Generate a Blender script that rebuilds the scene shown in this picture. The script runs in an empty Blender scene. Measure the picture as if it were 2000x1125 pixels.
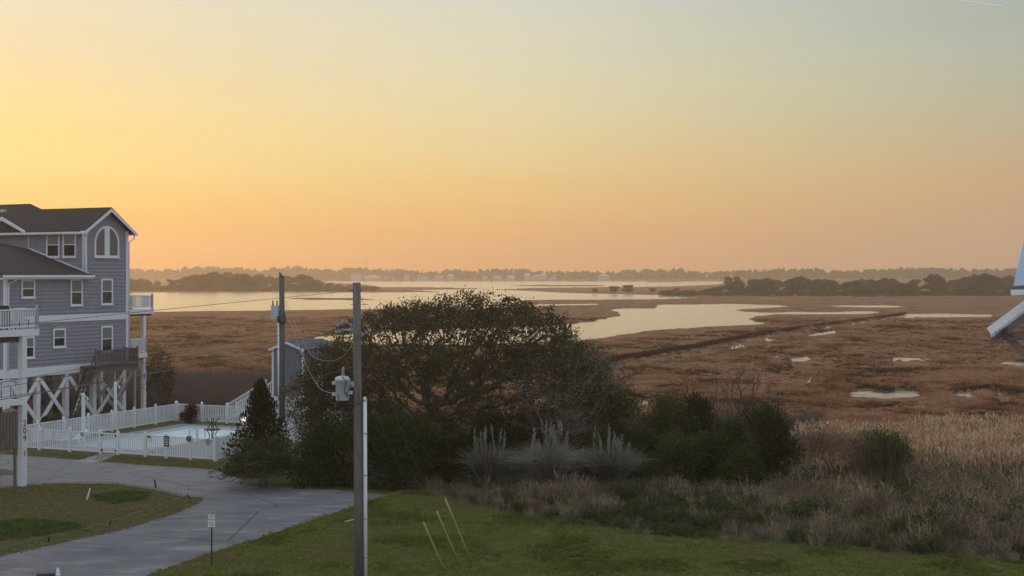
import bpy, math, random
import numpy as np
from mathutils import Vector, Matrix
R = math.radians
rng = np.random.default_rng(7)
random.seed(7)
sc = bpy.context.scene
COL = sc.collection

# ------------------------------------------------------------------ camera
EYE = 10.0            # metres above the road
FPX = 2667.0          # focal length in photo pixels (2000 wide) = 48 mm
HZN = 535.0           # photo row of the true horizon
cam = bpy.data.cameras.new('camera'); camo = bpy.data.objects.new('camera', cam); COL.objects.link(camo)
cam.sensor_width = 36; cam.lens = 36 * FPX / 2000; cam.shift_y = -(562.5 - HZN) / 2000
cam.clip_start = 0.1; cam.clip_end = 20000
camo.location = (0, 0, EYE); camo.rotation_euler = (R(90), 0, 0)
sc.camera = camo

# ------------------------------------------------------------------ world, sun, exposure
SUN_AZ, SUN_EL = -27.0, 3.5     # degrees left of the view direction, above the horizon
def lin(c):
    return tuple(((v / 255) / 12.92 if v / 255 <= .04045 else ((v / 255 + .055) / 1.055) ** 2.4) for v in c)
w = bpy.data.worlds.new('World'); sc.world = w; w.use_nodes = True
nt = w.node_tree; N = nt.nodes; LK = nt.links
bg = N['Background']
def wm(op, a, b=None, clamp=False):
    n = N.new('ShaderNodeMath'); n.operation = op; n.use_clamp = clamp
    for i, v in enumerate((a, b)):
        if v is None: continue
        if isinstance(v, (int, float)): n.inputs[i].default_value = v
        else: LK.new(v, n.inputs[i])
    return n.outputs[0]
tc = N.new('ShaderNodeTexCoord'); sep = N.new('ShaderNodeSeparateXYZ'); LK.new(tc.outputs['Generated'], sep.inputs[0])
sx, sy = math.sin(R(SUN_AZ)), math.cos(R(SUN_AZ))
hl = wm('SQRT', wm('ADD', wm('ADD', wm('MULTIPLY', sep.outputs[0], sep.outputs[0]), wm('MULTIPLY', sep.outputs[1], sep.outputs[1])), 1e-6))
ca = wm('DIVIDE', wm('ADD', wm('MULTIPLY', sep.outputs[0], sx), wm('MULTIPLY', sep.outputs[1], sy)), hl)
ang = wm('MULTIPLY', wm('ARCCOSINE', ca), 180 / math.pi)
# thin streaky haze makes the bands a little uneven
nz = N.new('ShaderNodeTexNoise'); mp = N.new('ShaderNodeMapping'); mp.inputs['Scale'].default_value = (3, 3, 60)
mp.inputs['Rotation'].default_value = (0, R(2), 0)
LK.new(tc.outputs['Generated'], mp.inputs[0]); LK.new(mp.outputs[0], nz.inputs[0])
nz.inputs['Scale'].default_value = 2.2; nz.inputs['Detail'].default_value = 5
dz = wm('MULTIPLY', wm('SUBTRACT', nz.outputs[0], .5), .040)
el = wm('SQRT', wm('MAXIMUM', wm('ADD', sep.outputs[2], wm('MULTIPLY', dz, wm('MULTIPLY', sep.outputs[2], 8.0, True))), 0.0), clamp=True)
def ramp(stops):
    n = N.new('ShaderNodeValToRGB'); n.color_ramp.interpolation = 'CARDINAL'
    cr = n.color_ramp
    while len(cr.elements) < len(stops): cr.elements.new(0.5)
    for e_, (deg, c) in zip(cr.elements, stops):
        e_.position = math.sqrt(math.sin(R(deg))); e_.color = (*lin(c), 1)
    LK.new(el, n.inputs[0]); return n.outputs[0]
ZEN = (207, 220, 239)
rl = ramp([(0, (252, 174, 74)), (.8, (255, 184, 82)), (2.2, (255, 201, 106)), (4, (254, 220, 136)), (6.1, (253, 223, 150)), (8.7, (243, 222, 174)), (11.3, (234, 224, 196)), (25, (206, 213, 214)), (90, ZEN)])
rc = ramp([(0, (238, 166, 98)), (.8, (240, 172, 104)), (2.2, (239, 186, 116)), (4, (237, 203, 140)), (6.1, (231, 214, 165)), (8.7, (224, 217, 184)), (11.3, (214, 214, 199)), (25, (200, 211, 218)), (90, ZEN)])
rr = ramp([(0, (208, 166, 138)), (.8, (208, 169, 139)), (2.2, (203, 168, 133)), (4, (202, 173, 134)), (6.1, (191, 180, 150)), (8.7, (179, 184, 167)), (11.3, (170, 181, 176)), (25, (184, 200, 212)), (90, ZEN)])
rb = ramp([(0, (186, 176, 180)), (.8, (187, 177, 182)), (2.2, (188, 180, 188)), (4, (188, 184, 196)), (6.1, (186, 188, 203)), (8.7, (184, 191, 208)), (11.3, (184, 194, 213)), (25, (190, 204, 225)), (90, ZEN)])
def wmix(f, a, b):
    n = N.new('ShaderNodeMix'); n.data_type = 'RGBA'; n.clamp_factor = True
    LK.new(f, n.inputs[0]); LK.new(a, n.inputs[6]); LK.new(b, n.inputs[7]); return n.outputs[2]
def step(a0, a1):
    return wm('DIVIDE', wm('SUBTRACT', ang, a0), a1 - a0, True)
skc = wmix(step(47.6, 150), wmix(step(27, 47.6), wmix(step(6.4, 27), rl, rc), rr), rb)
sky = N.new('ShaderNodeTexSky'); sky.sky_type = 'NISHITA'; sky.sun_disc = False
sky.sun_elevation = R(SUN_EL); sky.sun_rotation = R(SUN_AZ); sky.dust_density = 3.0; sky.ozone_density = 2.0
nsc = N.new('ShaderNodeVectorMath'); nsc.operation = 'SCALE'; LK.new(sky.outputs[0], nsc.inputs[0]); nsc.inputs[3].default_value = 0.003
add = N.new('ShaderNodeVectorMath'); add.operation = 'ADD'
gsc = N.new('ShaderNodeVectorMath'); gsc.operation = 'SCALE'; LK.new(skc, gsc.inputs[0]); gsc.inputs[3].default_value = 1.0
LK.new(gsc.outputs[0], add.inputs[0]); LK.new(nsc.outputs[0], add.inputs[1])
LK.new(add.outputs[0], bg.inputs[0]); bg.inputs[1].default_value = 1.0
sun = bpy.data.lights.new('sun', 'SUN'); suno = bpy.data.objects.new('sun', sun); COL.objects.link(suno)
sun.energy = 1.0; sun.angle = R(3); sun.color = (1.0, 0.56, 0.26)
sd = Vector((sx * math.cos(R(SUN_EL)), sy * math.cos(R(SUN_EL)), math.sin(R(SUN_EL))))
suno.rotation_euler = sd.to_track_quat('Z', 'Y').to_euler()
vs = sc.view_settings; vs.view_transform = 'Standard'; vs.look = 'None'; vs.gamma = 1; vs.use_curve_mapping = False; vs.exposure = 0.0
sc.render.engine = 'CYCLES'
cy = sc.cycles; cy.use_denoising = True; cy.max_bounces = 5; cy.diffuse_bounces = 2; cy.glossy_bounces = 2; cy.transmission_bounces = 4
cy.transparent_max_bounces = 8; cy.volume_bounces = 1; cy.caustics_reflective = False; cy.caustics_refractive = False

# ------------------------------------------------------------------ helpers
def gp(px, py, z=0.0):
    """ground point (height z) that the photo shows at this spot"""
    d = FPX * (EYE - z) / (py - HZN)
    return Vector(((px - 1000) / FPX * d, d, z))
def vp(px, py, d):
    return Vector(((px - 1000) / FPX * d, d, EYE - (py - HZN) / FPX * d))
def hash2(ix, iy, seed):
    h = (ix.astype(np.int64) * 374761393 + iy.astype(np.int64) * 668265263 + seed * 974711) & 0xffffffff
    h = ((h ^ (h >> 13)) * 1274126177) & 0xffffffff
    return ((h ^ (h >> 16)) & 0xffff) / 65535.0
def vnoise(x, y, seed=0):
    x = np.asarray(x, float); y = np.asarray(y, float)
    ix = np.floor(x); iy = np.floor(y); fx = x - ix; fy = y - iy
    fx = fx * fx * (3 - 2 * fx); fy = fy * fy * (3 - 2 * fy)
    a = hash2(ix, iy, seed); b = hash2(ix + 1, iy, seed); c = hash2(ix, iy + 1, seed); d = hash2(ix + 1, iy + 1, seed)
    return (a * (1 - fx) + b * fx) * (1 - fy) + (c * (1 - fx) + d * fx) * fy
def fbm(x, y, seed=0, oct=4):
    s = 0; a = .5
    for k in range(oct):
        s = s + a * vnoise(np.asarray(x) * 2 ** k, np.asarray(y) * 2 ** k, seed + k); a *= .5
    return s
def inside(px, py, poly):
    r = np.zeros(np.shape(px), bool); n = len(poly)
    for i in range(n):
        x0, y0 = poly[i][:2]; x1, y1 = poly[(i + 1) % n][:2]
        if y0 == y1: continue
        r ^= ((y0 > py) != (y1 > py)) & (px < (x1 - x0) * (py - y0) / (y1 - y0) + x0)
    return r

# materials -----------------------------------------------------------------
MATS = {}
def mat(name, col, rough=.8, var=.15, scale=3.0, bump=0.0, bscale=40.0, col2=None, spec=.3, stretch=(1, 1, 1), metal=0.0, detail=4):
    if name in MATS: return MATS[name]
    m = bpy.data.materials.new(name); m.use_nodes = True; t = m.node_tree; n = t.nodes; l = t.links
    p = n['Principled BSDF']; p.inputs['Roughness'].default_value = rough; p.inputs['Specular IOR Level'].default_value = spec
    p.inputs['Metallic'].default_value = metal
    c = n.new('ShaderNodeTexCoord'); mpg = n.new('ShaderNodeMapping'); l.new(c.outputs['Object'], mpg.inputs[0]); mpg.inputs['Scale'].default_value = stretch
    no = n.new('ShaderNodeTexNoise'); no.inputs['Scale'].default_value = scale; no.inputs['Detail'].default_value = detail; no.inputs['Roughness'].default_value = .65
    l.new(mpg.outputs[0], no.inputs[0])
    r = n.new('ShaderNodeValToRGB'); l.new(no.outputs[0], r.inputs[0])
    a = np.array(col); b = np.array(col2) if col2 is not None else a * (1 + var)
    r.color_ramp.elements[0].position = .3; r.color_ramp.elements[0].color = (*(a * (1 - var if col2 is None else 1)), 1)
    r.color_ramp.elements[1].position = .7; r.color_ramp.elements[1].color = (*b, 1)
    l.new(r.outputs[0], p.inputs['Base Color'])
    if bump:
        nb = n.new('ShaderNodeTexNoise'); nb.inputs['Scale'].default_value = bscale; nb.inputs['Detail'].default_value = 3
        l.new(mpg.outputs[0], nb.inputs[0])
        bp = n.new('ShaderNodeBump'); bp.inputs['Strength'].default_value = bump; bp.inputs['Distance'].default_value = .03
        l.new(nb.outputs[0], bp.inputs['Height']); l.new(bp.outputs[0], p.inputs['Normal'])
    MATS[name] = m; return m
def fol(name, cols, trans=.35, clump=1.2, rough=.7):
    """foliage: colour differs leaf by leaf and clump by clump, part of the light passes through"""
    if name in MATS: return MATS[name]
    m = bpy.data.materials.new(name); m.use_nodes = True; t = m.node_tree; n = t.nodes; l = t.links
    n.remove(n['Principled BSDF']); out = n['Material Output']
    g = n.new('ShaderNodeNewGeometry'); c = n.new('ShaderNodeTexCoord'); oi = n.new('ShaderNodeObjectInfo')
    no = n.new('ShaderNodeTexNoise'); no.inputs['Scale'].default_value = clump; no.inputs['Detail'].default_value = 2
    l.new(c.outputs['Object'], no.inputs[0])
    def m_(op, a, b):
        q = n.new('ShaderNodeMath'); q.operation = op
        for i, v in enumerate((a, b)):
            if isinstance(v, (int, float)): q.inputs[i].default_value = v
            else: l.new(v, q.inputs[i])
        return q.outputs[0]
    s = m_('ADD', m_('MULTIPLY', g.outputs['Random Per Island'], .45), m_('ADD', m_('MULTIPLY', no.outputs[0], .55), m_('MULTIPLY', m_('SUBTRACT', oi.outputs['Random'], .5), .5)))
    r = n.new('ShaderNodeValToRGB'); l.new(s, r.inputs[0])
    while len(r.color_ramp.elements) < len(cols): r.color_ramp.elements.new(.5)
    for i, (e_, cc) in enumerate(zip(r.color_ramp.elements, cols)):
        e_.position = .15 + .7 * i / max(1, len(cols) - 1); e_.color = (*cc, 1)
    d = n.new('ShaderNodeBsdfDiffuse'); tr = n.new('ShaderNodeBsdfTranslucent'); mx = n.new('ShaderNodeMixShader')
    l.new(r.outputs[0], d.inputs[0]); l.new(r.outputs[0], tr.inputs[0]); mx.inputs[0].default_value = trans
    l.new(d.outputs[0], mx.inputs[1]); l.new(tr.outputs[0], mx.inputs[2]); l.new(mx.outputs[0], out.inputs[0])
    MATS[name] = m; return m

# mesh building -----------------------------------------------------------------
class MB:
    def __init__(s): s.v = []; s.f = []
    def add(s, vs_, fs):
        o = len(s.v); s.v += [tuple(v) for v in vs_]; s.f += [tuple(i + o for i in f) for f in fs]; return s
    def box(s, c, size, rot=None):
        hx, hy, hz = (k / 2 for k in size); M = rot or Matrix.Identity(3)
        vs_ = [Vector(c) + M @ Vector((a * hx, b * hy, d * hz)) for d in (-1, 1) for a, b in ((-1, -1), (1, -1), (1, 1), (-1, 1))]
        return s.add(vs_, [(3, 2, 1, 0), (4, 5, 6, 7), (0, 1, 5, 4), (1, 2, 6, 5), (2, 3, 7, 6), (3, 0, 4, 7)])
    def bx(s, x0, x1, y0, y1, z0, z1):
        return s.box(((x0 + x1) / 2, (y0 + y1) / 2, (z0 + z1) / 2), (x1 - x0, y1 - y0, z1 - z0))
    def bar(s, p0, p1, w_, h_, up=(0, 0, 1)):
        p0 = Vector(p0); p1 = Vector(p1); d = p1 - p0; L = d.length; z = d.normalized()
        x = Vector(up).cross(z)
        if x.length < 1e-4: x = Vector((1, 0, 0)).cross(z)
        if x.length < 1e-4: x = Vector((0, 1, 0)).cross(z)
        x.normalize(); y = z.cross(x); M = Matrix((x, y, z)).transposed()
        return s.box((p0 + p1) / 2, (w_, h_, L), M)
    def tube(s, pts, rad, sides=8, cap=True):
        pts = [Vector(p) for p in pts]; n = len(pts)
        rad = rad if isinstance(rad, (list, tuple, np.ndarray)) else [rad] * n
        o = len(s.v); prev = None
        for i, p in enumerate(pts):
            t = (pts[min(i + 1, n - 1)] - pts[max(i - 1, 0)])
            t = t.normalized() if t.length > 1e-9 else Vector((0, 0, 1))
            if prev is None:
                a = t.cross(Vector((0, 0, 1)))
                if a.length < 1e-3: a = Vector((1, 0, 0))
            else:
                a = prev - t * prev.dot(t)
                if a.length < 1e-4: a = t.orthogonal()
            a.normalize(); prev = a; b = t.cross(a)
            for k in range(sides):
                q = 2 * math.pi * k / sides
                s.v.append(tuple(p + (a * math.cos(q) + b * math.sin(q)) * rad[i]))
        for i in range(n - 1):
            for k in range(sides):
                k2 = (k + 1) % sides
                s.f.append((o + i * sides + k, o + i * sides + k2, o + (i + 1) * sides + k2, o + (i + 1) * sides + k))
        if cap:
            s.f.append(tuple(o + k for k in reversed(range(sides)))); s.f.append(tuple(o + (n - 1) * sides + k for k in range(sides)))
        return s
    def lathe(s, c, prof, sides=12):
        c = Vector(c); return s.tube([c + Vector((0, 0, z)) for r_, z in prof], [max(r_, 1e-3) for r_, z in prof], sides)
    def slab(s, quad, thick):
        q = [Vector(p) for p in quad]; nn = (q[1] - q[0]).cross(q[2] - q[0]).normalized()
        if nn.z < 0: q.reverse(); nn = -nn
        b = [p - nn * thick for p in q]; k = len(q)
        return s.add(q + b, [tuple(range(k)), tuple(reversed(range(k, 2 * k)))] + [(i, i + k, (i + 1) % k + k, (i + 1) % k) for i in range(k)])
    def prism(s, poly, axis_off):
        k = len(poly); p = [Vector(q) for q in poly]; o = Vector(axis_off)
        return s.add(p + [q + o for q in p], [tuple(reversed(range(k))), tuple(range(k, 2 * k))] + [(i, (i + 1) % k, (i + 1) % k + k, i + k) for i in range(k)])
    def build(s, name, m, parent=None, smooth=False):
        me = bpy.data.meshes.new(name); me.from_pydata(s.v, [], s.f); me.update()
        if smooth:
            me.polygons.foreach_set('use_smooth', [True] * len(me.polygons))
        return link(name, me, m, parent)
def link(name, me, m, parent=None):
    if m is not None and not me.materials: me.materials.append(m)
    o = bpy.data.objects.new(name, me); COL.objects.link(o)
    if parent is not None: o.parent = parent
    return o
def arr_mesh(name, V, Fc):
    V = np.asarray(V, np.float32); Fc = np.asarray(Fc, np.int32); k = Fc.shape[1]
    me = bpy.data.meshes.new(name); me.vertices.add(len(V)); me.vertices.foreach_set('co', V.ravel())
    me.loops.add(Fc.size); me.loops.foreach_set('vertex_index', Fc.ravel())
    me.polygons.add(len(Fc)); me.polygons.foreach_set('loop_start', np.arange(len(Fc), dtype=np.int32) * k)
    me.polygons.foreach_set('loop_total', np.full(len(Fc), k, np.int32)); me.update(calc_edges=True); return me
def grid_mesh(name, P, smooth=True):
    r_, c_ = P.shape[:2]; i = np.arange(r_ * c_).reshape(r_, c_)
    f = np.stack([i[:-1, :-1], i[:-1, 1:], i[1:, 1:], i[1:, :-1]], -1).reshape(-1, 4)
    me = arr_mesh(name, P.reshape(-1, 3), f)
    if smooth: me.polygons.foreach_set('use_smooth', np.ones(len(f), bool))
    return me
def tag(o, label=None, cat=None, group=None, kind=None):
    if label: o['label'] = label
    if cat: o['category'] = cat
    if group: o['group'] = group
    if kind: o['kind'] = kind
    return o
def thing(name, label, cat, loc=(0, 0, 0), rz=0.0, group=None):
    o = bpy.data.objects.new(name, None); COL.objects.link(o); o.location = loc; o.rotation_euler = (0, 0, rz)
    o.empty_display_size = .2
    return tag(o, label, cat, group)
def cp(o, parent=None, loc=None):
    c = o.copy(); COL.objects.link(c); c.parent = parent
    if loc is not None: c.location = loc
    return c
def copy_tree(o, parent=None):
    c = cp(o, parent)
    for ch in list(o.children): copy_tree(ch, c)
    return c

# common materials
M_white = mat('white_paint', (.72, .74, .76), .45, .05, 2, col2=(.80, .81, .82))
M_vinyl = mat('white_vinyl', (.76, .78, .80), .4, .04, 3)
M_siding = mat('grey_siding', (.238, .24, .272), .75, .16, 1.6, stretch=(1.6, 1.6, .35), col2=(.288, .29, .325), detail=6)
M_shingle = mat('dark_shingles', (.042, .036, .036), .9, .3, 9, .5, 50)
M_glass = mat('window_glass', (.020, .026, .026), .06, .2, 1, spec=.6)
M_blind = mat('window_blind', (.16, .19, .18), .25, .1, 3, spec=.5)
M_dark = mat('dark_metal', (.03, .03, .033), .5, .2, 5)
M_under = mat('underframe_timber', (.10, .075, .055), .9, .25, 4)  # dark brown timber of floor frames and joists
M_grayw = mat('weathered_wood', (.16, .135, .12), .9, .3, 6, .4, 30, stretch=(3, 3, .5))
M_darkw = mat('dark_deck_wood', (.085, .07, .065), .9, .3, 6)
M_galv = mat('galvanised', (.42, .46, .50), .4, .1, 4, metal=.3)
M_conc = mat('concrete', (.30, .29, .275), .9, .15, 1.5, .3, 30)

# ================================================================== SETTING
WZ = -0.8                          # water level
HW = EYE - WZ
def wpt(px, py, z=WZ):
    d = FPX * HW / (py - HZN); return ((px - 1000) / FPX * d, d, z)
# water outlines, traced where the shore stands (photo rows on the water level)
WATER = [
    # open bay
    [(-900, 547.6), (1440, 547.6), (1415, 552), (1400, 556), (1300, 560), (1180, 561), (1036, 563), (969, 566), (1036, 568.5), (1091, 571.5), (1156, 573.5), (1244, 575.5), (1290, 576.5), (1368, 581), (1330, 583.5), (1260, 585), (1034, 586), (1010, 590), (1040, 594), (1165, 593.5), (1170, 594.8), (1060, 596), (1000, 600), (900, 603), (690, 602.5), (560, 604), (430, 605.5), (320, 607.5), (255, 611), (0, 615), (-900, 617)],
    # creek
    [(600, 660), (700, 650), (850, 644), (1000, 640), (1100, 635), (1160, 626), (1205, 618), (1216, 613.5), (1195, 604.5), (1210, 602.5), (1286, 601.5), (1280, 597), (1300, 595), (1424, 593.8), (1512, 595.6), (1544, 598.5), (1500, 600), (1448, 602), (1428, 605.5), (1450, 609), (1496, 610.5), (1608, 609.5), (1680, 608), (1728, 608.5), (1700, 611.5), (1608, 612.5), (1510, 612.5), (1470, 617), (1462, 622), (1475, 628), (1502, 630.5), (1456, 633.5), (1360, 638), (1272, 643), (1244, 646), (1200, 654), (1120, 663), (1000, 669), (850, 671), (700, 667), (620, 663)],
    [(1756, 613), (1830, 612.5), (1934, 614.5), (1938, 618), (1850, 617.5), (1780, 618.5), (1762, 619)],
    # ditch
    [(1764, 615), (1766, 618), (1722, 625.6), (1640, 636.8), (1560, 648.6), (1500, 657.6), (1420, 673.4), (1362, 685.4), (1240, 706), (1190, 713.4), (1190, 711.8), (1240, 704.4), (1360, 683.8), (1420, 671.8), (1498, 656), (1560, 647), (1640, 635.2), (1720, 624)],
    [(1630, 645.5), (1632, 648.5), (1600, 653), (1574, 656.6), (1572, 654.6), (1600, 650)], [(1500, 660), (1503, 664), (1492, 666), (1490, 662)], [(1458, 672), (1450, 676), (1424, 680.6), (1422, 678.4)],
    [(1545, 699), (1560, 696), (1586, 696.5), (1580, 700), (1562, 704), (1548, 704.5)],
    [(1500, 692), (1530, 694), (1528, 696), (1498, 694)],
    [(1738, 700.5), (1790, 699), (1830, 700), (1810, 702.5), (1742, 703)],
    [(1655, 763), (1690, 762), (1740, 765), (1790, 762), (1800, 766), (1780, 772), (1720, 773), (1670, 770)],
    [(1846, 766), (1880, 765), (1912, 767), (1900, 771), (1856, 770)],
    [(1934, 764), (1966, 764.5), (1968, 768), (1950, 768.5)],
    [(1486, 582.6), (1517, 582.6), (1517, 584), (1486, 584)],
    [(1660, 578.6), (1700, 578.2), (1766, 580), (1740, 581.4), (1680, 580.8)],
    [(1596, 597), (1700, 596.6), (1792, 597.8), (1700, 599.6)],
    [(1242, 782), (1264, 781), (1268, 785), (1244, 786)],
    [(1930, 706), (2010, 707), (2010, 711), (1960, 710)],
]
ISLETS = [
    [(-900, 571), (250, 571), (740, 571.2), (860, 570.4), (800, 567), (880, 565.6), (953, 564.2), (850, 561.4), (747, 561), (700, 554.5), (630, 551.5), (500, 550), (-900, 549.5)],
    [(553, 583), (600, 581.5), (690, 582), (736, 585.5), (690, 586.5), (600, 585.4)],
    [(686, 594), (722, 594.2), (721, 595.6), (687, 595.4)],
    [(993, 558.2), (1050, 556.4), (1180, 557), (1180, 559.4), (1050, 559.4)],
    [(1262, 549.6), (1330, 549.4), (1336, 551.2), (1262, 551.2)],
]
# marsh surface, one sheet from the shrubs to the far shore
rows = np.concatenate([np.linspace(1000, 800, 40, endpoint=False), np.linspace(800, 640, 150, endpoint=False), np.linspace(640, 546.5, 170)])
cols = np.linspace(-420, 2420, 950)
PX, PY = np.meshgrid(cols, rows)
DD = FPX * HW / (PY - HZN); XX = (PX - 1000) / FPX * DD
jx = (fbm(XX * .10, DD * .10, 3) - .5); jy = (fbm(XX * .10, DD * .10, 9) - .5)
near = np.clip((PY - 560) / 60, 0.12, 1)
nj = np.where(PY > 690, .35, 1.0)
qx = PX + jx * 26 * near * nj; qy = PY + jy * 4.0 * near * nj
fj = (PY > 690) * 1.0; qx = qx + fj * (fbm(XX * .6, DD * .35, 13, 3) - .44) * 34; qy = qy + fj * (fbm(XX * .5, DD * .4, 17, 3) - .44) * 11
wet = np.zeros(PX.shape, bool)
for p in WATER:
    wet |= inside(qx, qy, p)
    if p[0] != (1764, 615): wet |= inside(qx, qy - .022 * (qy - HZN), p) & (qy > 590)
for p in ISLETS: wet &= ~inside(qx, qy, p)
def blur(a, k, ax):
    c = np.cumsum(np.pad(a, [(k + 1, k) if i == ax else (0, 0) for i in (0, 1)], mode='edge'), ax); n_ = a.shape[ax]
    return (np.take(c, np.arange(2 * k + 1, n_ + 2 * k + 1), ax) - np.take(c, np.arange(n_), ax)) / (2 * k + 1)
wfr = np.clip(blur(blur(wet.astype(float), 11, 0), 6, 1) * 3.0, 0, 1) * (PY > 575)
hum = .55 * fbm(XX * .19, DD * .15, 21, 4) + .45 * fbm(XX * .05, DD * .04, 22, 3)
ZZ = np.where(wet, -1.5, -0.50 - .19 * wfr + (hum - .5) * .75 * (1 - .85 * wfr))
ZZ += np.where((~wet) & (DD < 320), (fbm(XX * .9, DD * .9, 33, 3) - .5) * .3 * (1 - .8 * wfr), 0)
P = np.stack([XX, DD, ZZ], -1)
def marsh_material():
    m = bpy.data.materials.new('marsh_grass'); m.use_nodes = True; t = m.node_tree; n = t.nodes; l = t.links
    p = n['Principled BSDF']; p.inputs['Roughness'].default_value = .95; p.inputs['Specular IOR Level'].default_value = .05
    c = n.new('ShaderNodeTexCoord')
    def noise(s, d, st=(1, 1, 1)):
        mp_ = n.new('ShaderNodeMapping'); mp_.inputs['Scale'].default_value = st; l.new(c.outputs['Object'], mp_.inputs[0])
        q = n.new('ShaderNodeTexNoise'); q.inputs['Scale'].default_value = s; q.inputs['Detail'].default_value = d; q.inputs['Roughness'].default_value = .62
        l.new(mp_.outputs[0], q.inputs[0]); return q.outputs[0]
    def rmp(src, stops):
        r = n.new('ShaderNodeValToRGB'); l.new(src, r.inputs[0])
        while len(r.color_ramp.elements) < len(stops): r.color_ramp.elements.new(.5)
        for e_, (ps, cc) in zip(r.color_ramp.elements, stops): e_.position = ps; e_.color = (*cc, 1)
        return r.outputs[0]
    a = rmp(noise(.11, 8, (1, .7, 1)), [(.32, (.055, .032, .020)), (.42, (.18, .088, .045)), (.50, (.34, .17, .086)), (.58, (.21, .105, .053)), (.66, (.38, .20, .11)), (.74, (.14, .07, .036))])
    b = rmp(noise(.018, 5), [(.50, (0, 0, 0)), (.66, (1, 1, 1))])
    mx = n.new('ShaderNodeMix'); mx.data_type = 'RGBA'; l.new(b, mx.inputs[0]); l.new(a, mx.inputs[6]); mx.inputs[7].default_value = (.125, .105, .045, 1)
    # clamp the green patches to a part
    mm = n.new('ShaderNodeMath'); mm.operation = 'MULTIPLY'; mm.inputs[1].default_value = .55; l.new(b, mm.inputs[0]); l.new(mm.outputs[0], mx.inputs[0])
    f = rmp(noise(2.2, 6), [(.3, (.55, .55, .55)), (.7, (1.25, 1.25, 1.25))])
    ml = n.new('ShaderNodeMix'); ml.data_type = 'RGBA'; ml.blend_type = 'MULTIPLY'; ml.inputs[0].default_value = 1
    l.new(mx.outputs[2], ml.inputs[6]); l.new(f, ml.inputs[7]); l.new(ml.outputs[2], p.inputs['Base Color'])
    # wet mud on the creek banks
    gz = n.new('ShaderNodeSeparateXYZ'); l.new(c.outputs['Object'], gz.inputs[0]); mr = n.new('ShaderNodeMapRange'); mr.inputs[1].default_value = -.74; mr.inputs[2].default_value = -.86; l.new(gz.outputs[2], mr.inputs[0])
    md = n.new('ShaderNodeMix'); md.data_type = 'RGBA'; l.new(mr.outputs[0], md.inputs[0]); l.new(ml.outputs[2], md.inputs[6]); md.inputs[7].default_value = (.045, .034, .027, 1); l.new(md.outputs[2], p.inputs['Base Color'])
    bp = n.new('ShaderNodeBump'); bp.inputs['Strength'].default_value = .8; bp.inputs['Distance'].default_value = .5
    l.new(noise(1.2, 6), bp.inputs['Height']); l.new(bp.outputs[0], p.inputs['Normal'])
    return m
M_marsh = marsh_material()
marsh = link('marsh', grid_mesh('marsh', P), M_marsh); tag(marsh, kind='structure')
# land beyond the far shore
fx = np.linspace(-2300, 2300, 120); fy = np.array([2000, 2040, 2090, 2250, 2480]); FX, FY = np.meshgrid(fx, fy)
FZ = np.array([-1.6, -1.2, 1.2, 2.5, 3.0])[:, None] + 0 * FX
tag(link('far_shore_ground', grid_mesh('far_shore_ground', np.stack([FX, FY, FZ], -1)), M_marsh), kind='structure')
# water
mw = bpy.data.materials.new('water'); mw.use_nodes = True; t = mw.node_tree; t.nodes.remove(t.nodes['Principled BSDF'])
c = t.nodes.new('ShaderNodeTexCoord'); n1 = t.nodes.new('ShaderNodeTexNoise'); n1.inputs['Scale'].default_value = .45; n1.inputs['Detail'].default_value = 5
bp = t.nodes.new('ShaderNodeBump'); bp.inputs['Strength'].default_value = .5; bp.inputs['Distance'].default_value = .30
t.links.new(c.outputs['Object'], n1.inputs[0]); t.links.new(n1.outputs[0], bp.inputs['Height'])
df = t.nodes.new('ShaderNodeBsdfDiffuse'); df.inputs[0].default_value = (.06, .065, .06, 1); gl = t.nodes.new('ShaderNodeBsdfGlossy'); gl.inputs['Color'].default_value = (.97, .97, .97, 1); gl.inputs['Roughness'].default_value = .16
fr = t.nodes.new('ShaderNodeFresnel'); fr.inputs[0].default_value = 1.45; mx = t.nodes.new('ShaderNodeMixShader')
t.links.new(bp.outputs[0], gl.inputs['Normal']); t.links.new(fr.outputs[0], mx.inputs[0]); t.links.new(df.outputs[0], mx.inputs[1]); t.links.new(gl.outputs[0], mx.inputs[2]); t.links.new(mx.outputs[0], t.nodes['Material Output'].inputs[0])
gx = np.linspace(-2300, 2300, 24); gy = np.linspace(60, 2100, 12); GX, GY = np.meshgrid(gx, gy)
tag(link('water', grid_mesh('water', np.stack([GX, GY, 0 * GX + WZ], -1)), mw), kind='structure')

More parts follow.
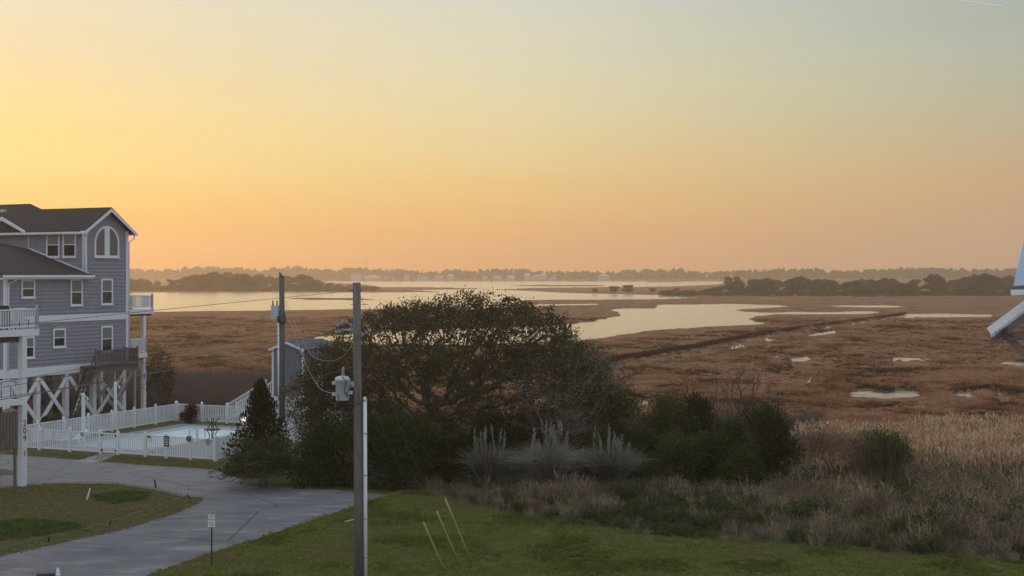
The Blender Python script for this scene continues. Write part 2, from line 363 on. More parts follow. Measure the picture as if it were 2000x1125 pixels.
# lawn: everything firm in the foreground, falling off to the marsh at the back
EDGE = [(-1200, 100), (0, 103), (345, 97), (470, 98), (640, 92), (900, 84), (1300, 80), (1500, 76), (1650, 70), (2000, 66), (3200, 62)]
lx = np.arange(-75, 60.01, .75); ly = np.arange(14, 118.01, .75); LX, LY = np.meshgrid(lx, ly)
pxs = 1000 + FPX * LX / LY
edge = np.interp(pxs, [e_[0] for e_ in EDGE], [e_[1] for e_ in EDGE]) + (fbm(LX * .2, LY * .2, 5) - .5) * 4
LZ = -1.4 * np.clip((LY - edge) / 5, 0, 1) - .02 + (fbm(LX * .25, LY * .25, 41) - .5) * .03
def lawn_material():
    m = bpy.data.materials.new('lawn'); m.use_nodes = True; t = m.node_tree; n = t.nodes; l = t.links
    p = n['Principled BSDF']; p.inputs['Roughness'].default_value = .95; p.inputs['Specular IOR Level'].default_value = .05
    c = n.new('ShaderNodeTexCoord'); g = n.new('ShaderNodeSeparateXYZ'); l.new(c.outputs['Object'], g.inputs[0])
    def noise(s, d):
        q = n.new('ShaderNodeTexNoise'); q.inputs['Scale'].default_value = s; q.inputs['Detail'].default_value = d; q.inputs['Roughness'].default_value = .6
        l.new(c.outputs['Object'], q.inputs[0]); return q.outputs[0]
    r = n.new('ShaderNodeValToRGB'); l.new(noise(.45, 7), r.inputs[0])
    for _ in range(2): r.color_ramp.elements.new(.5)
    for e_, (ps, cc) in zip(r.color_ramp.elements, [(.30, (.075, .085, .022)), (.45, (.100, .112, .026)), (.56, (.125, .122, .036)), (.72, (.17, .13, .065))]): e_.position = ps; e_.color = (*cc, 1)
    # the verge on the left of the road is drier
    a = n.new('ShaderNodeMapRange'); a.inputs[1].default_value = -8; a.inputs[2].default_value = -14; l.new(g.outputs[0], a.inputs[0])
    q = n.new('ShaderNodeMath'); q.operation = 'MULTIPLY'; q.inputs[1].default_value = .6; l.new(a.outputs[0], q.inputs[0])
    r2 = n.new('ShaderNodeValToRGB'); l.new(noise(.8, 6), r2.inputs[0])
    r2.color_ramp.elements[0].position = .35; r2.color_ramp.elements[0].color = (.085, .090, .034, 1); r2.color_ramp.elements[1].position = .65; r2.color_ramp.elements[1].color = (.19, .14, .09, 1)
    mx = n.new('ShaderNodeMix'); mx.data_type = 'RGBA'; l.new(q.outputs[0], mx.inputs[0]); l.new(r.outputs[0], mx.inputs[6]); l.new(r2.outputs[0], mx.inputs[7])
    l.new(mx.outputs[2], p.inputs['Base Color'])
    bp = n.new('ShaderNodeBump'); bp.inputs['Strength'].default_value = .7; bp.inputs['Distance'].default_value = .06
    l.new(noise(9, 5), bp.inputs['Height']); l.new(bp.outputs[0], p.inputs['Normal']); return m
M_lawn = lawn_material()
tag(link('lawn', grid_mesh('lawn', np.stack([LX, LY, LZ], -1)), M_lawn), kind='structure')

def rough_poly(pts, step=.5, amp=.10, seed=0):
    out = []
    for i in range(len(pts)):
        a = pts[i]; b = pts[(i + 1) % len(pts)]; L = math.hypot(b[0] - a[0], b[1] - a[1]); k = max(1, int(L / step))
        for j in range(k):
            x = a[0] + (b[0] - a[0]) * j / k; y = a[1] + (b[1] - a[1]) * j / k
            out.append((x + (float(fbm(x * 1.3, y * 1.3, seed)) - .47) * amp * 2, y + (float(fbm(x * 1.3 + 50, y * 1.3, seed)) - .47) * amp * 2))
    return out
import bmesh
def sheet(name, pts, z, m, cuts=None, label=None):
    bm = bmesh.new(); vs_ = [bm.verts.new((x, y, z)) for x, y in pts]
    f = bm.faces.new(vs_); bmesh.ops.triangulate(bm, faces=[f]); bm.normal_update()
    for ff in bm.faces:
        if ff.normal.z < 0: ff.normal_flip()
    me = bpy.data.meshes.new(name); bm.to_mesh(me); bm.free(); return tag(link(name, me, m), kind='structure')
def road_material(name, c0, c1, streak, cracks=True):
    m = bpy.data.materials.new(name); m.use_nodes = True; t = m.node_tree; n = t.nodes; l = t.links
    p = n['Principled BSDF']; p.inputs['Roughness'].default_value = .85; p.inputs['Specular IOR Level'].default_value = .25
    c = n.new('ShaderNodeTexCoord')
    def noise(s, d, st=(1, 1, 1), rot=0):
        mp_ = n.new('ShaderNodeMapping'); mp_.inputs['Scale'].default_value = st; mp_.inputs['Rotation'].default_value = (0, 0, rot); l.new(c.outputs['Object'], mp_.inputs[0])
        q = n.new('ShaderNodeTexNoise'); q.inputs['Scale'].default_value = s; q.inputs['Detail'].default_value = d; q.inputs['Roughness'].default_value = .65; l.new(mp_.outputs[0], q.inputs[0]); return q.outputs[0]
    r = n.new('ShaderNodeValToRGB'); l.new(noise(.5, 8), r.inputs[0])
    r.color_ramp.elements[0].position = .3; r.color_ramp.elements[0].color = (*c0, 1); r.color_ramp.elements[1].position = .72; r.color_ramp.elements[1].color = (*c1, 1)
    # sand washed over the surface in streaks
    s = n.new('ShaderNodeValToRGB'); l.new(noise(.35, 7, (1, 3.2, 1), R(-52)), s.inputs[0]); s.color_ramp.elements[0].position = .52; s.color_ramp.elements[1].position = .68
    mx = n.new('ShaderNodeMix'); mx.data_type = 'RGBA'; mu = n.new('ShaderNodeMath'); mu.operation = 'MULTIPLY'; mu.inputs[1].default_value = .85
    l.new(s.outputs[0], mu.inputs[0]); l.new(mu.outputs[0], mx.inputs[0]); l.new(r.outputs[0], mx.inputs[6]); mx.inputs[7].default_value = (*streak, 1)
    v = n.new('ShaderNodeTexVoronoi'); v.feature = 'DISTANCE_TO_EDGE'; v.inputs['Scale'].default_value = .16
    dn = n.new('ShaderNodeMix'); dn.data_type = 'RGBA'; dn.inputs[0].default_value = .12; l.new(c.outputs['Object'], dn.inputs[6])
    qn = n.new('ShaderNodeTexNoise'); qn.inputs['Scale'].default_value = .9; qn.inputs['Detail'].default_value = 5; l.new(c.outputs['Object'], qn.inputs[0]); l.new(qn.outputs[1], dn.inputs[7]); l.new(dn.outputs[2], v.inputs['Vector'])
    ck = n.new('ShaderNodeMapRange'); ck.inputs[1].default_value = .0; ck.inputs[2].default_value = .010; ck.inputs[3].default_value = .45; ck.inputs[4].default_value = 1; l.new(v.outputs[0], ck.inputs[0])
    ml = n.new('ShaderNodeMix'); ml.data_type = 'RGBA'; ml.blend_type = 'MULTIPLY'; ml.inputs[0].default_value = 1 if cracks else 0
    l.new(mx.outputs[2], ml.inputs[6]); l.new(ck.outputs[0], ml.inputs[7]); l.new(ml.outputs[2], p.inputs['Base Color'])
    bp = n.new('ShaderNodeBump'); bp.inputs['Strength'].default_value = .5; bp.inputs['Distance'].default_value = .01; l.new(noise(45, 4), bp.inputs['Height']); l.new(bp.outputs[0], p.inputs['Normal'])
    return m
M_asph = road_material('asphalt', (.108, .107, .112), (.195, .188, .188), (.29, .272, .245))
M_drive = road_material('driveway_concrete', (.19, .18, .172), (.24, .23, .215), (.29, .265, .235))
g2 = lambda L_: [tuple(gp(*q)[:2]) for q in L_]
road_px = [(480, 948), (520, 951), (600, 953), (680, 960), (755, 968), (690, 990), (600, 1020), (480, 1060), (400, 1085), (320, 1113), (200, 1160), (100, 1215), (-400, 1330), (-700, 1260), (-400, 1180), (0, 1088), (100, 1065), (240, 1035), (340, 1005), (385, 985), (396, 974), (391, 966)]
sheet('road', rough_poly(g2(road_px), .35, .17, 2), .012, M_asph)
M_gravel = mat('gravel_edge', (.20, .175, .150), .95, .4, 14, .6, 25)
drive_px = [(-420, 872), (0, 889), (139, 899), (264, 910), (403, 920), (432, 931), (480, 948), (391, 966), (350, 961), (300, 950), (220, 940.5), (150, 940.5), (50, 944.5), (0, 951), (-420, 985)]
grav_px = [(-430, 869), (0, 886.5), (139, 897), (264, 907.5), (405, 916), (440, 924), (486, 946), (399, 972), (352, 969), (298, 957), (225, 946), (150, 945), (50, 948), (0, 954.5), (-430, 992)]
sheet('gravel_verge', rough_poly(g2(grav_px), .4, .16, 4), .004, M_gravel)
sheet('driveway', rough_poly(g2(drive_px), .6, .08, 3), .008, M_drive)
rough_px = [(600, 944), (700, 952), (790, 958), (860, 972), (1000, 1002), (1250, 1043), (1500, 1059), (2000, 1099), (2700, 1126), (2700, 800), (1500, 838), (1000, 850), (640, 890)]
sheet('rough_ground', rough_poly(g2(rough_px), .5, .25, 11), .006, mat('leaf_litter', (.038, .032, .024), .95, .4, 2.5, .8, 12, col2=(.085, .070, .050)))
dirt = [(-60, 917), (12, 917), (32, 922), (26, 928), (-60, 933)]
sheet('dirt_patch', rough_poly(g2(dirt), .3, .1, 6), .016, mat('bare_dirt', (.10, .08, .062), .95, .3, 4, .5, 20))
for (jx0, jy0, jx1, jy1) in ((388, 965, 470, 947), (330, 957.5, 425, 930), (255, 944, 335, 914.5), (170, 940.5, 240, 908), (90, 942.5, 140, 899.5)):
    ja, jb = gp(jx0, jy0, .009), gp(jx1, jy1, .009); MB().bar(ja, jb, .028, .004).build('joint', mat('joint_tar', (.10, .097, .092), .9), bpy.data.objects['driveway'])
gate_path = [(196, 886), (230, 887), (206, 899), (168, 906), (150, 901)]
sheet('gate_path', g2(gate_path), .017, M_conc)

# ================================================================== THE GREY BEACH HOUSE
HA = math.atan2(2667, 1320); HL = Vector((-32.0, 86.3, 0))
he = Vector((math.cos(HA), math.sin(HA), 0)); hn = Vector((-he.y, he.x, 0))
house = thing('beach_house', 'grey three-storey house on white pilings beside the pool', 'house', HL, HA)
def lap_wall(mb, o, u, out, spans, z0, z1, course=.25):
    """lapped boards: every course leans out over the one below. spans(z) gives the two ends along u"""
    o = Vector(o); u = Vector(u); out = Vector(out); z = z0
    while z < z1 - 1e-3:
        zt = min(z + course, z1); a0, a1 = spans(z); b0, b1 = spans(zt)
        if a1 - a0 > .01:
            q = [o + u * a0 + out * .048 + Vector((0, 0, z)), o + u * a1 + out * .048 + Vector((0, 0, z)), o + u * b1 + out * .004 + Vector((0, 0, zt)), o + u * b0 + out * .004 + Vector((0, 0, zt)),
                 o + u * a0 + Vector((0, 0, z)), o + u * a1 + Vector((0, 0, z))]
            mb.add(q, [(0, 1, 2, 3), (4, 5, 1, 0)])
        z = zt
XC, XR, ZE, ZP = 6.88, 11.01, 13.02, 14.42
XM = (XC + XR) / 2
mb = MB()
lap_wall(mb, (0, 0, 0), (1, 0, 0), (0, -1, 0), lambda z: (0, XR), 3.9, 9.9)
def gsp(z):
    if z <= ZE: return (XC, XR)
    k = max(0, (ZP - z) / (ZP - ZE)); return (XM - (XM - XC) * k, XM + (XR - XM) * k)
lap_wall(mb, (0, 0, 0), (1, 0, 0), (0, -1, 0), gsp, 9.9, ZP)
lap_wall(mb, (XC, 0, 0), (0, 1, 0), (-1, 0, 0), lambda z: (0, 12.5), 9.9, 13.05)
lap_wall(mb, (0, 0, 0), (0, 1, 0), (-1, 0, 0), lambda z: (0, 12.5) if z < 9.9 else (max(0, (z - 9.9) / .32), 12.5), 3.9, 12.0)
lap_wall(mb, (XR, 0, 0), (0, 1, 0), (1, 0, 0), lambda z: (0, 12.5), 3.9, 13.05)
mb.add([(0, 12.5, 3.9), (XR, 12.5, 3.9), (XR, 12.5, 13), (XC, 12.5, 13), (XC, 12.5, 9.9), (0, 12.5, 9.9)], [(0, 1, 2, 3, 4, 5)])
mb.build('wall', M_siding, house)
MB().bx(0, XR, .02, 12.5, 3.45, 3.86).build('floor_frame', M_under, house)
tr = MB()
tr.bx(-.02, XR + .03, -.075, -.004, 6.82, 7.28); tr.build('band_board', M_white, house)
MB().bx(-.02, XR + .03, -.08, -.004, 3.36, 3.93).build('band_board', M_white, house)
MB().bx(-.08, -.004, -.08, 12.5, 3.36, 3.93).build('band_board', M_white, house)
for (x0, x1, y0, y1, z0, z1) in ((XR - .16, XR + .075, -.078, .15, 3.94, 13.0), (-.09, .14, -.078, .12, 3.94, 9.8), (XC - .09, XC + .16, -.078, .12, 10.05, 13.0)):
    MB().bx(x0, x1, y0, y1, z0, z1).build('corner_board', M_white, house)
# upper roof: gabled wing and the higher block behind
def roof_slope(xm, zm, x_e, z_e, y0, y1, name='roof_slope'):
    return MB().slab([(xm, y0, zm), (x_e, y0, z_e), (x_e, y1, z_e), (xm, y1, zm)], .10).build(name, M_shingle, house)
SL = (ZP - ZE) / (XM - XC); OV = .42
roof_slope(XM, ZP + .18, XC - OV, ZE + .18 - OV * SL, -.5, 8.5); roof_slope(XM, ZP + .18, XR + OV, ZE + .18 - OV * SL, -.5, 8.5)
for sx_ in (-1, 1):
    xe = XM + sx_ * (XM - XC + OV); ze = ZE + .18 - OV * SL
    MB().prism([(XM, -.52, ZP + .10), (xe, -.52, ze + .0), (xe, -.52, ze - .24), (XM, -.52, ZP - .14)], (0, .05, 0)).build('rake_board', M_white, house)
MB().prism([(XC - OV, -.46, ZE - .16), (XC, -.46, ZE - .16), (XC, -.46, ZE + .06), (XC - OV, -.46, ZE - .12)], (0, .40, 0)).build('soffit_return', M_white, house)
ze = ZE + .18 - OV * SL
MB().bx(XC - OV - .13, XC - OV + .01, -.5, 12.6, ze - .20, ze - .06).build('gutter', M_white, house)
MB().bx(XC - OV + .012, XC - .03, -.44, 12.5, ze - .25, ze - .19).build('soffit', M_white, house)
MB().bx(XR + OV - .01, XR + OV + .13, -.5, 12.6, ze - .20, ze - .06).build('gutter', M_white, house)
hr = MB(); zr = 15.05; xm2 = XM + .6
hr.slab([(xm2, 7.7, zr), (XC - OV, 4.6, ze + .02), (XC - OV, 13, ze + .02), (xm2, 13, zr)], .1)
hr.slab([(xm2, 7.7, zr), (XR + OV + 1.2, 4.6, ze + .02), (XR + OV + 1.2, 13, ze + .02), (xm2, 13, zr)], .1)
hr.slab([(xm2, 7.7, zr), (XC - OV, 4.6, ze + .02), (XR + OV + 1.2, 4.6, ze + .02)], .1)
hr.build('roof_hip', M_shingle, house)
# pediment over the side wall
pd = MB()
for sgn in (-1, 1):
    pd.prism([(XC - .58, 7.1, 13.98), (XC - .58, 7.1 + sgn * 2.2, 12.98), (XC - .58, 7.1 + sgn * 2.2, 12.78), (XC - .58, 7.1, 13.72)], (.06, 0, 0))
pd.build('pediment_trim', M_white, house)
MB().prism([(XC - .5, 5.0, 12.9), (XC - .5, 9.2, 12.9), (XC - .5, 7.1, 13.85)], (1.6, 0, 0)).build('pediment_roof', M_shingle, house)
MB().box((XC + 1.0, 8.6, 14.5), (.25, .4, .2)).build('roof_vent', M_galv, house)
# downspouts
def pipe(pts, r=.05, name='downspout', m=M_white, parent=house):
    return MB().tube(pts, r, 8).build(name, m, parent, True)
pipe([(XC - OV - .05, -.3, ze - .2), (XC - OV - .03, -.3, ze - .4), (XC - .13, -.12, ze - .75), (XC - .13, -.12, 10.2)], .055)
pipe([(XR + OV + .05, -.25, ze - .2), (XR + OV, -.25, ze - .45), (XR + .10, -.1, ze - .7), (XR + .10, -.1, 3.9)], .045)
pipe([(XC - .06, 5.06, 12.7), (XC - .06, 5.06, 11.6)], .05)
# lower roof in front of the third floor
lr = MB(); ZL = 9.98
lr.slab([(-.7, -.5, ZL), (XC - .03, -.5, ZL), (XC - .03, 5.1, ZL + 1.75), (-.7, 5.1, ZL + 1.75)], .1)
lr.slab([(-.7, 5.1, ZL + 1.75), (XC - .03, 5.1, ZL + 1.75), (XC - .03, 7.4, ZL + 2.12), (-.7, 7.4, ZL + 2.12)], .1)
lr.slab([(-.7, 7.4, ZL + 2.12), (XC - .03, 7.4, ZL + 2.12), (XC - .03, 12.6, ZL), (-.7, 12.6, ZL)], .1)
lr.build('lower_roof', M_shingle, house)
MB().slab([(XC - .03, -.5, ZL), (XC + .35, -.5, ZL - .02), (XC + .1, -.03, ZL + .13), (XC - .03, -.03, ZL + .15)], .1).build('lower_roof_end', M_shingle, house)
MB().bx(-.7, XC + .34, -.64, -.50, ZL - .22, ZL - .05).build('gutter', M_white, house)
MB().bx(-.7, XC + .30, -.495, -.03, ZL - .33, ZL - .24).build('soffit', M_white, house)
MB().bar((XC - .035, -.4, ZL + .09), (XC - .035, 5.0, ZL + 1.78), .03, .10).build('flashing', M_white, house)
pipe([(.45, -.57, ZL - .2), (.45, -.5, ZL - .35), (.12, -.14, ZL - .62), (.12, -.14, 3.9)], .05)
# windows
def window(x0, x1, z0, z1, plane='front', parent=house):
    """double-hung: trim, sash bars, upper and lower pane"""
    def b(m_, a0, a1, d0, d1, c0, c1):
        if plane == 'front': m_.bx(a0, a1, -d1, -d0, c0, c1)
        else: m_.bx(XC - d1, XC - d0, a0, a1, c0, c1)
    f = MB(); tw = .12
    b(f, x0, x1, .05, .095, z1 - tw, z1); b(f, x0, x1, .05, .10, z0, z0 + tw)
    b(f, x0, x0 + tw, .05, .092, z0 + tw, z1 - tw); b(f, x1 - tw, x1, .05, .092, z0 + tw, z1 - tw)
    fo = f.build('window', M_white, parent)
    zm = (z0 + z1) / 2 + .02
    s = MB(); b(s, x0 + tw, x1 - tw, .05, .078, zm - .03, zm + .03)
    s.build('meeting_rail', M_white, fo)
    g = MB(); b(g, x0 + tw, x1 - tw, .05, .065, zm + .03, z1 - tw); g.build('pane', M_blind, fo)
    g = MB(); b(g, x0 + tw, x1 - tw, .05, .056, z0 + tw, zm - .03); g.build('pane', M_glass, fo)
    s = MB(); b(s, x0 - .04, x1 + .04, .05, .13, z0 - .05, z0 - .001); s.build('sill', M_white, fo)
for (x0, x1, z0, z1) in ((1.22, 2.39, 8.44, 9.64), (5.51, 6.64, 7.86, 9.66), (8.38, 9.53, 7.87, 9.67), (3.95, 5.09, 5.13, 6.40), (8.38, 9.53, 4.59, 6.41), (1.22, 2.35, 4.56, 5.97)):
    window(x0, x1, z0, z1)
for (y0, y1) in ((2.18, 3.40), (.69, 1.90)): window(y0, y1, 11.12, 12.84, 'side')
# arched window in the gable
ax0, ax1, az0, az1 = 7.75, 10.14, 11.14, 13.32
cxa = (ax0 + ax1) / 2; ra = (ax1 - ax0) / 2; zs = az1 - ra
def arch(r_, y, base): return [(cxa - r_, y, base)] + [(cxa - r_ * math.cos(a), y, zs + r_ * math.sin(a)) for a in np.linspace(0, math.pi, 21)] + [(cxa + r_, y, base)]
o_ = arch(ra, -.10, az0); i_ = arch(ra - .14, -.10, az0 + .14)
am = MB(); k = len(o_)
back = [(x, -.03, z) for x, y, z in o_]; iback = [(x, -.03, z) for x, y, z in i_]
am.add(o_ + i_ + back + iback, [(i, i + 1, k + i + 1, k + i) for i in range(k - 1)] + [(k - 1, 0, k, 2 * k - 1)] + [(2 * k + i, 2 * k + i + 1, i + 1, i) for i in range(k - 1)] + [(k + i, k + i + 1, 3 * k + i + 1, 3 * k + i) for i in range(k - 1)] + [(3 * k - 1, 2 * k, 0, k - 1), (k, 2 * k - 1, 4 * k - 1, 3 * k)])
aw = am.build('arched_window', M_white, house)
MB().bx(cxa - .24, cxa + .24, -.105, -.05, az0 + .14, az1 - .13).build('mullion', M_white, aw)
M_glass2 = mat('pale_blind_glass', (.11, .115, .11), .2, .1, 2, spec=.5)
for sgn in (-1, 1):
    pts = [(cxa + sgn * .24, -.054, az0 + .14)] + [(cxa + sgn * (ra - .14) * math.cos(a), -.054, zs + (ra - .14) * math.sin(a)) for a in np.linspace(0, math.acos(.24 / (ra - .14)), 10)]
    pts.insert(1, (cxa + sgn * (ra - .14), -.054, az0 + .14))
    pm = MB(); pm.add(pts, [tuple(range(len(pts))) if sgn > 0 else tuple(reversed(range(len(pts))))]); pm.build('pane', M_glass2, aw)
MB().bx(ax0 - .04, ax1 + .04, -.15, -.026, az0 - .06, az0 - .001).build('sill', M_white, aw)
# pilings and cross braces
M_pile = M_white
xs_ = [.2, 2.75, 5.3, 7.85, 10.75]
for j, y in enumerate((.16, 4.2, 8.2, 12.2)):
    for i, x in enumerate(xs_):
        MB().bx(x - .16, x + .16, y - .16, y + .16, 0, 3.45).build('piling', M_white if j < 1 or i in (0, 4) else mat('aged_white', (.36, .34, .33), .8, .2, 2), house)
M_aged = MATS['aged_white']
def brace(p0, p1, m=M_white, wd=.06, hd=.26, parent=house): return MB().bar(p0, p1, wd, hd).build('cross_brace', m, parent)
for i in range(4):
    a, b = xs_[i] + .1, xs_[i + 1] - .1
    brace((a, -.04, .35), (b, -.04, 3.1)); brace((a, -.105, 3.1), (b, -.105, .35))
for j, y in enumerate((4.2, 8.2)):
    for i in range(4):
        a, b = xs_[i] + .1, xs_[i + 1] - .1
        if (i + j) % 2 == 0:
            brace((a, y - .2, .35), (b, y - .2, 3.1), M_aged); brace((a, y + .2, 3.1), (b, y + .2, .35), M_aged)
for x in (xs_[0], xs_[4]):
    brace((x - .2, .3, .35), (x - .2, 4.0, 3.1)); brace((x + .2, .3, 3.1), (x + .2, 4.0, .35))
MB().bx(3.2, 5.0, 5.0, 7.5, .02, 3.4).build('storage_enclosure', mat('brown_boards', (.12, .085, .075), .9, .25, 3, stretch=(8, 8, 1)), house)
# railings
def railing(parent, p0, p1, h=1.0, pitch=.135, m=M_vinyl, bw=.045, posts=True, z=0.0, postw=.13, cap=True):
    p0 = Vector(p0); p1 = Vector(p1); d = p1 - p0; L = d.length; u = d / L; rz = math.atan2(u.y, u.x)
    MB().bar(p0 + Vector((0, 0, h)), p1 + Vector((0, 0, h)), .09, .06).build('top_rail', m, parent)
    MB().bar(p0 + Vector((0, 0, .12)), p1 + Vector((0, 0, .12)), .07, .06).build('bottom_rail', m, parent)
    n = max(2, int(L / pitch)); proto = None
    for i in range(1, n):
        q = p0 + d * (i / n)
        if proto is None:
            proto = MB().bx(-bw / 2, bw / 2, -bw / 2, bw / 2, .15, h - .035).build('baluster', m, parent)
            ob = proto
        else: ob = cp(proto, parent)
        ob.location = q; ob.rotation_euler = (0, 0, rz)
    if posts:
        for q in (p0, p1):
            po = MB().box((0, 0, (h + .1) / 2), (postw, postw, h + .1)).lathe((0, 0, h + .1), [(.09, 0), (.09, .03), (.02, .09)], 4).build('railing_post', m, parent); po.location = q; po.rotation_euler = (0, 0, rz)
# balconies at the far end of the house
def balcony(x1, y1, z, h):
    b = MB().bx(XR + .12, x1, -.05, y1, z - .34, z).build('balcony', M_white, house)
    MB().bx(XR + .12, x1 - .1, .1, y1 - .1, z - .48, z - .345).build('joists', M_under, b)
    railing(b, (XR + .12, .05, z), (x1 - .08, .05, z), h); railing(b, (x1 - .08, .05, z), (x1 - .08, y1, z), h)
    return b
balcony(13.75, 4.5, 7.48, .95); balcony(13.05, 4.5, 4.35, 1.0)
for y in (.15, 4.2):
    MB().bx(12.75, 13.02, y - .12, y + .14, 0, 3.99).build('balcony_post', M_white, house)
    MB().bx(12.75, 13.02, y - .12, y + .14, 4.36, 7.0).build('balcony_post', M_white, house)
# weathered landing with its steep stair
ld = MB().bx(6.4, 10.55, -1.45, -.08, 3.6, 3.78).build('landing', M_darkw, house)
MB().bx(6.4, 10.55, -1.42, -.08, 3.40, 3.595).build('landing_beam', M_grayw, ld)
railing(ld, (6.45, -1.4, 3.78), (10.5, -1.4, 3.78), 1.05, .125, M_grayw, .05); railing(ld, (10.5, -1.4, 3.78), (10.5, -.1, 3.78), 1.05, .125, M_grayw, .05, posts=False)
for x in (6.6, 8.4, 10.4):
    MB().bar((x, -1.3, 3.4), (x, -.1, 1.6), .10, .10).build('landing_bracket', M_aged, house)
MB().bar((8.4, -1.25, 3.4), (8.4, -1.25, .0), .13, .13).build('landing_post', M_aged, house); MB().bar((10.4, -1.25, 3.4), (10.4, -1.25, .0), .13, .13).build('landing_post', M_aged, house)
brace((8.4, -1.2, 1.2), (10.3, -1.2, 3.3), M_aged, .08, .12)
st = MB()
for y in (-1.3, -.6): st.bar((6.35, y, 3.6), (4.75, y, .05), .05, .24)
sto = st.build('stair', M_darkw, house)
for i in range(11):
    f = (i + .5) / 11; MB().box((6.35 - 1.6 * f, -.95, 3.6 - 3.55 * f), (.26, .66, .04)).build('tread', M_darkw, sto)
MB().bar((6.35, -1.36, 4.5), (4.75, -1.36, 1.0), .05, .08).build('handrail', M_darkw, sto)
def rail_chair(name, label, loc, rz, m, parent_none=None, s=1.0, group=None):
    t_ = thing(name, label, 'chair', loc, rz, group)
    MB().bx(-.27, .27, -.25, .25, .38, .43).build('seat', m, t_); MB().bar((0, .24, .43), (0, .36, 1.0), .52, .05, (0, 1, 0)).build('backrest', m, t_)
    for x in (-.24, .24):
        for y in (-.22, .22): MB().bx(x - .03, x + .03, y - .03, y + .03, 0, .38).build('leg', m, t_)
        MB().bx(x - .04, x + .04, -.28, .28, .60, .64).build('armrest', m, t_)
    return t_
hw = lambda x, y, z: HL + he * x + hn * y + Vector((0, 0, z))
rail_chair('balcony_chair', 'white chair on the far upper balcony, nearer the balcony end', hw(12.6, 1.2, 7.48), HA + 1.2, M_white)
rail_chair('balcony_chair', 'white chair on the far upper balcony, close to the house wall', hw(11.6, 1.0, 7.48), HA - 2.0, M_white)
tag(MB().bx(-.35, .35, -.02, .02, .0, .85).bx(-.37, .37, -.03, .03, .85, .9).build('privacy_panel', mat('dark_grey_panel', (.07, .08, .09), .7), None), 'dark grey panel standing behind the far upper balcony railing', 'screen')
bpy.data.objects['privacy_panel'].location = hw(11.75, .55, 7.48); bpy.data.objects['privacy_panel'].rotation_euler = (0, 0, HA)

# ------------------------------------------------ the nearer raised decks on the left
DO = Vector((-22.5, 65.0, 0))
deck = thing('raised_deck', 'two-level white deck on a tall numbered post at left', 'deck', DO, HA)
def dw(x, y, z): return DO + he * x + hn * y + Vector((0, 0, z))
up = MB().bx(-9, 0, 0, 3.4, 7.08, 7.39).build('upper_floor', M_white, deck)
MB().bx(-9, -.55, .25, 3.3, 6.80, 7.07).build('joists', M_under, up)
railing(up, (-9, .08, 7.39), (-.08, .08, 7.39), .93, .145); railing(up, (-.08, .08, 7.39), (-.08, 3.3, 7.39), .93, .145)
lo = MB().bx(-9, -1.04, 0.02, 3.0, 3.86, 4.12).build('lower_floor', M_white, deck)
railing(lo, (-9, .1, 4.12), (-1.15, .1, 4.12), .92, .145, posts=False)
pm_ = MB().bx(-1.04, -.75, .02, .31, 0, 7.07).build('post', M_white, deck)
MB().bx(-9, -8.8, .05, .25, 0, 7.07).build('post', M_white, deck)
MB().bx(-1.04, -.75, 2.7, 3.0, 0, 7.07).build('post', M_white, deck)
M_num = mat('black_numerals', (.015, .015, .016), .6)
def text_obj(body, size, m, name, parent, loc, rot, ext=.004):
    cu = bpy.data.curves.new(name, 'FONT'); cu.body = body; cu.size = size; cu.align_x = 'CENTER'; cu.align_y = 'CENTER'; cu.extrude = ext; cu.space_line = .95
    tmp = bpy.data.objects.new(name, cu); COL.objects.link(tmp)
    dg = bpy.context.evaluated_depsgraph_get(); me = bpy.data.meshes.new_from_object(tmp.evaluated_get(dg)); COL.objects.unlink(tmp); bpy.data.objects.remove(tmp)
    me.materials.clear(); o = link(name, me, m, parent); o.location = loc; o.rotation_euler = rot; return o
# numerals read downwards, on the post face turned to the road
for i, ch in enumerate('209 1'):
    if ch != ' ': text_obj(ch, .40, M_num, 'house_numeral', pm_, (-.895, .013, 2.98 - i * .36), (R(90), 0, 0))
sg = MB(); ov = [(.42 * math.cos(a), 0, .15 * math.sin(a)) for a in np.linspace(0, 2 * math.pi, 25)[:-1]]
sg.prism(ov, (0, .03, 0)); so = sg.build('oval_sign', mat('tan_sign_wood', (.32, .22, .14), .7, .2, 6), None); so.location = dw(-1.85, -.02, 3.62); so.rotation_euler = (0, 0, HA); tag(so, 'brown oval wooden plaque hanging under the lower deck beam', 'sign')
sg = MB(); sg.prism([(.36 * math.cos(a), -.006, .11 * math.sin(a)) for a in np.linspace(0, 2 * math.pi, 25)[:-1]], (0, .008, 0)); sg.build('face', mat('sign_face', (.42, .31, .22), .7, .3, 12), so)
for x in (-.2, .2): MB().tube([(x, .015, .1), (x, .015, .26)], .01, 6).build('hanger', M_dark, so)
ws = thing('wooden_screen', 'weathered board screen at the left picture edge below the deck', 'screen', dw(-2.75, -1.2, 2.2), HA)
for i in range(7): MB().bx(-.9 + i * .17, -.76 + i * .17, -.02, .02, -.2 + .02 * (i % 3), 1.55 + .03 * (i % 2)).build('board', M_grayw, ws)
for z in (.1, 1.2): MB().bx(-.9, .27, .02, .07, z, z + .1).build('rail', M_grayw, ws)
for x in (-.8, .16): MB().bx(x, x + .1, .07, .17, -2.2, 1.4).build('post', M_grayw, ws)
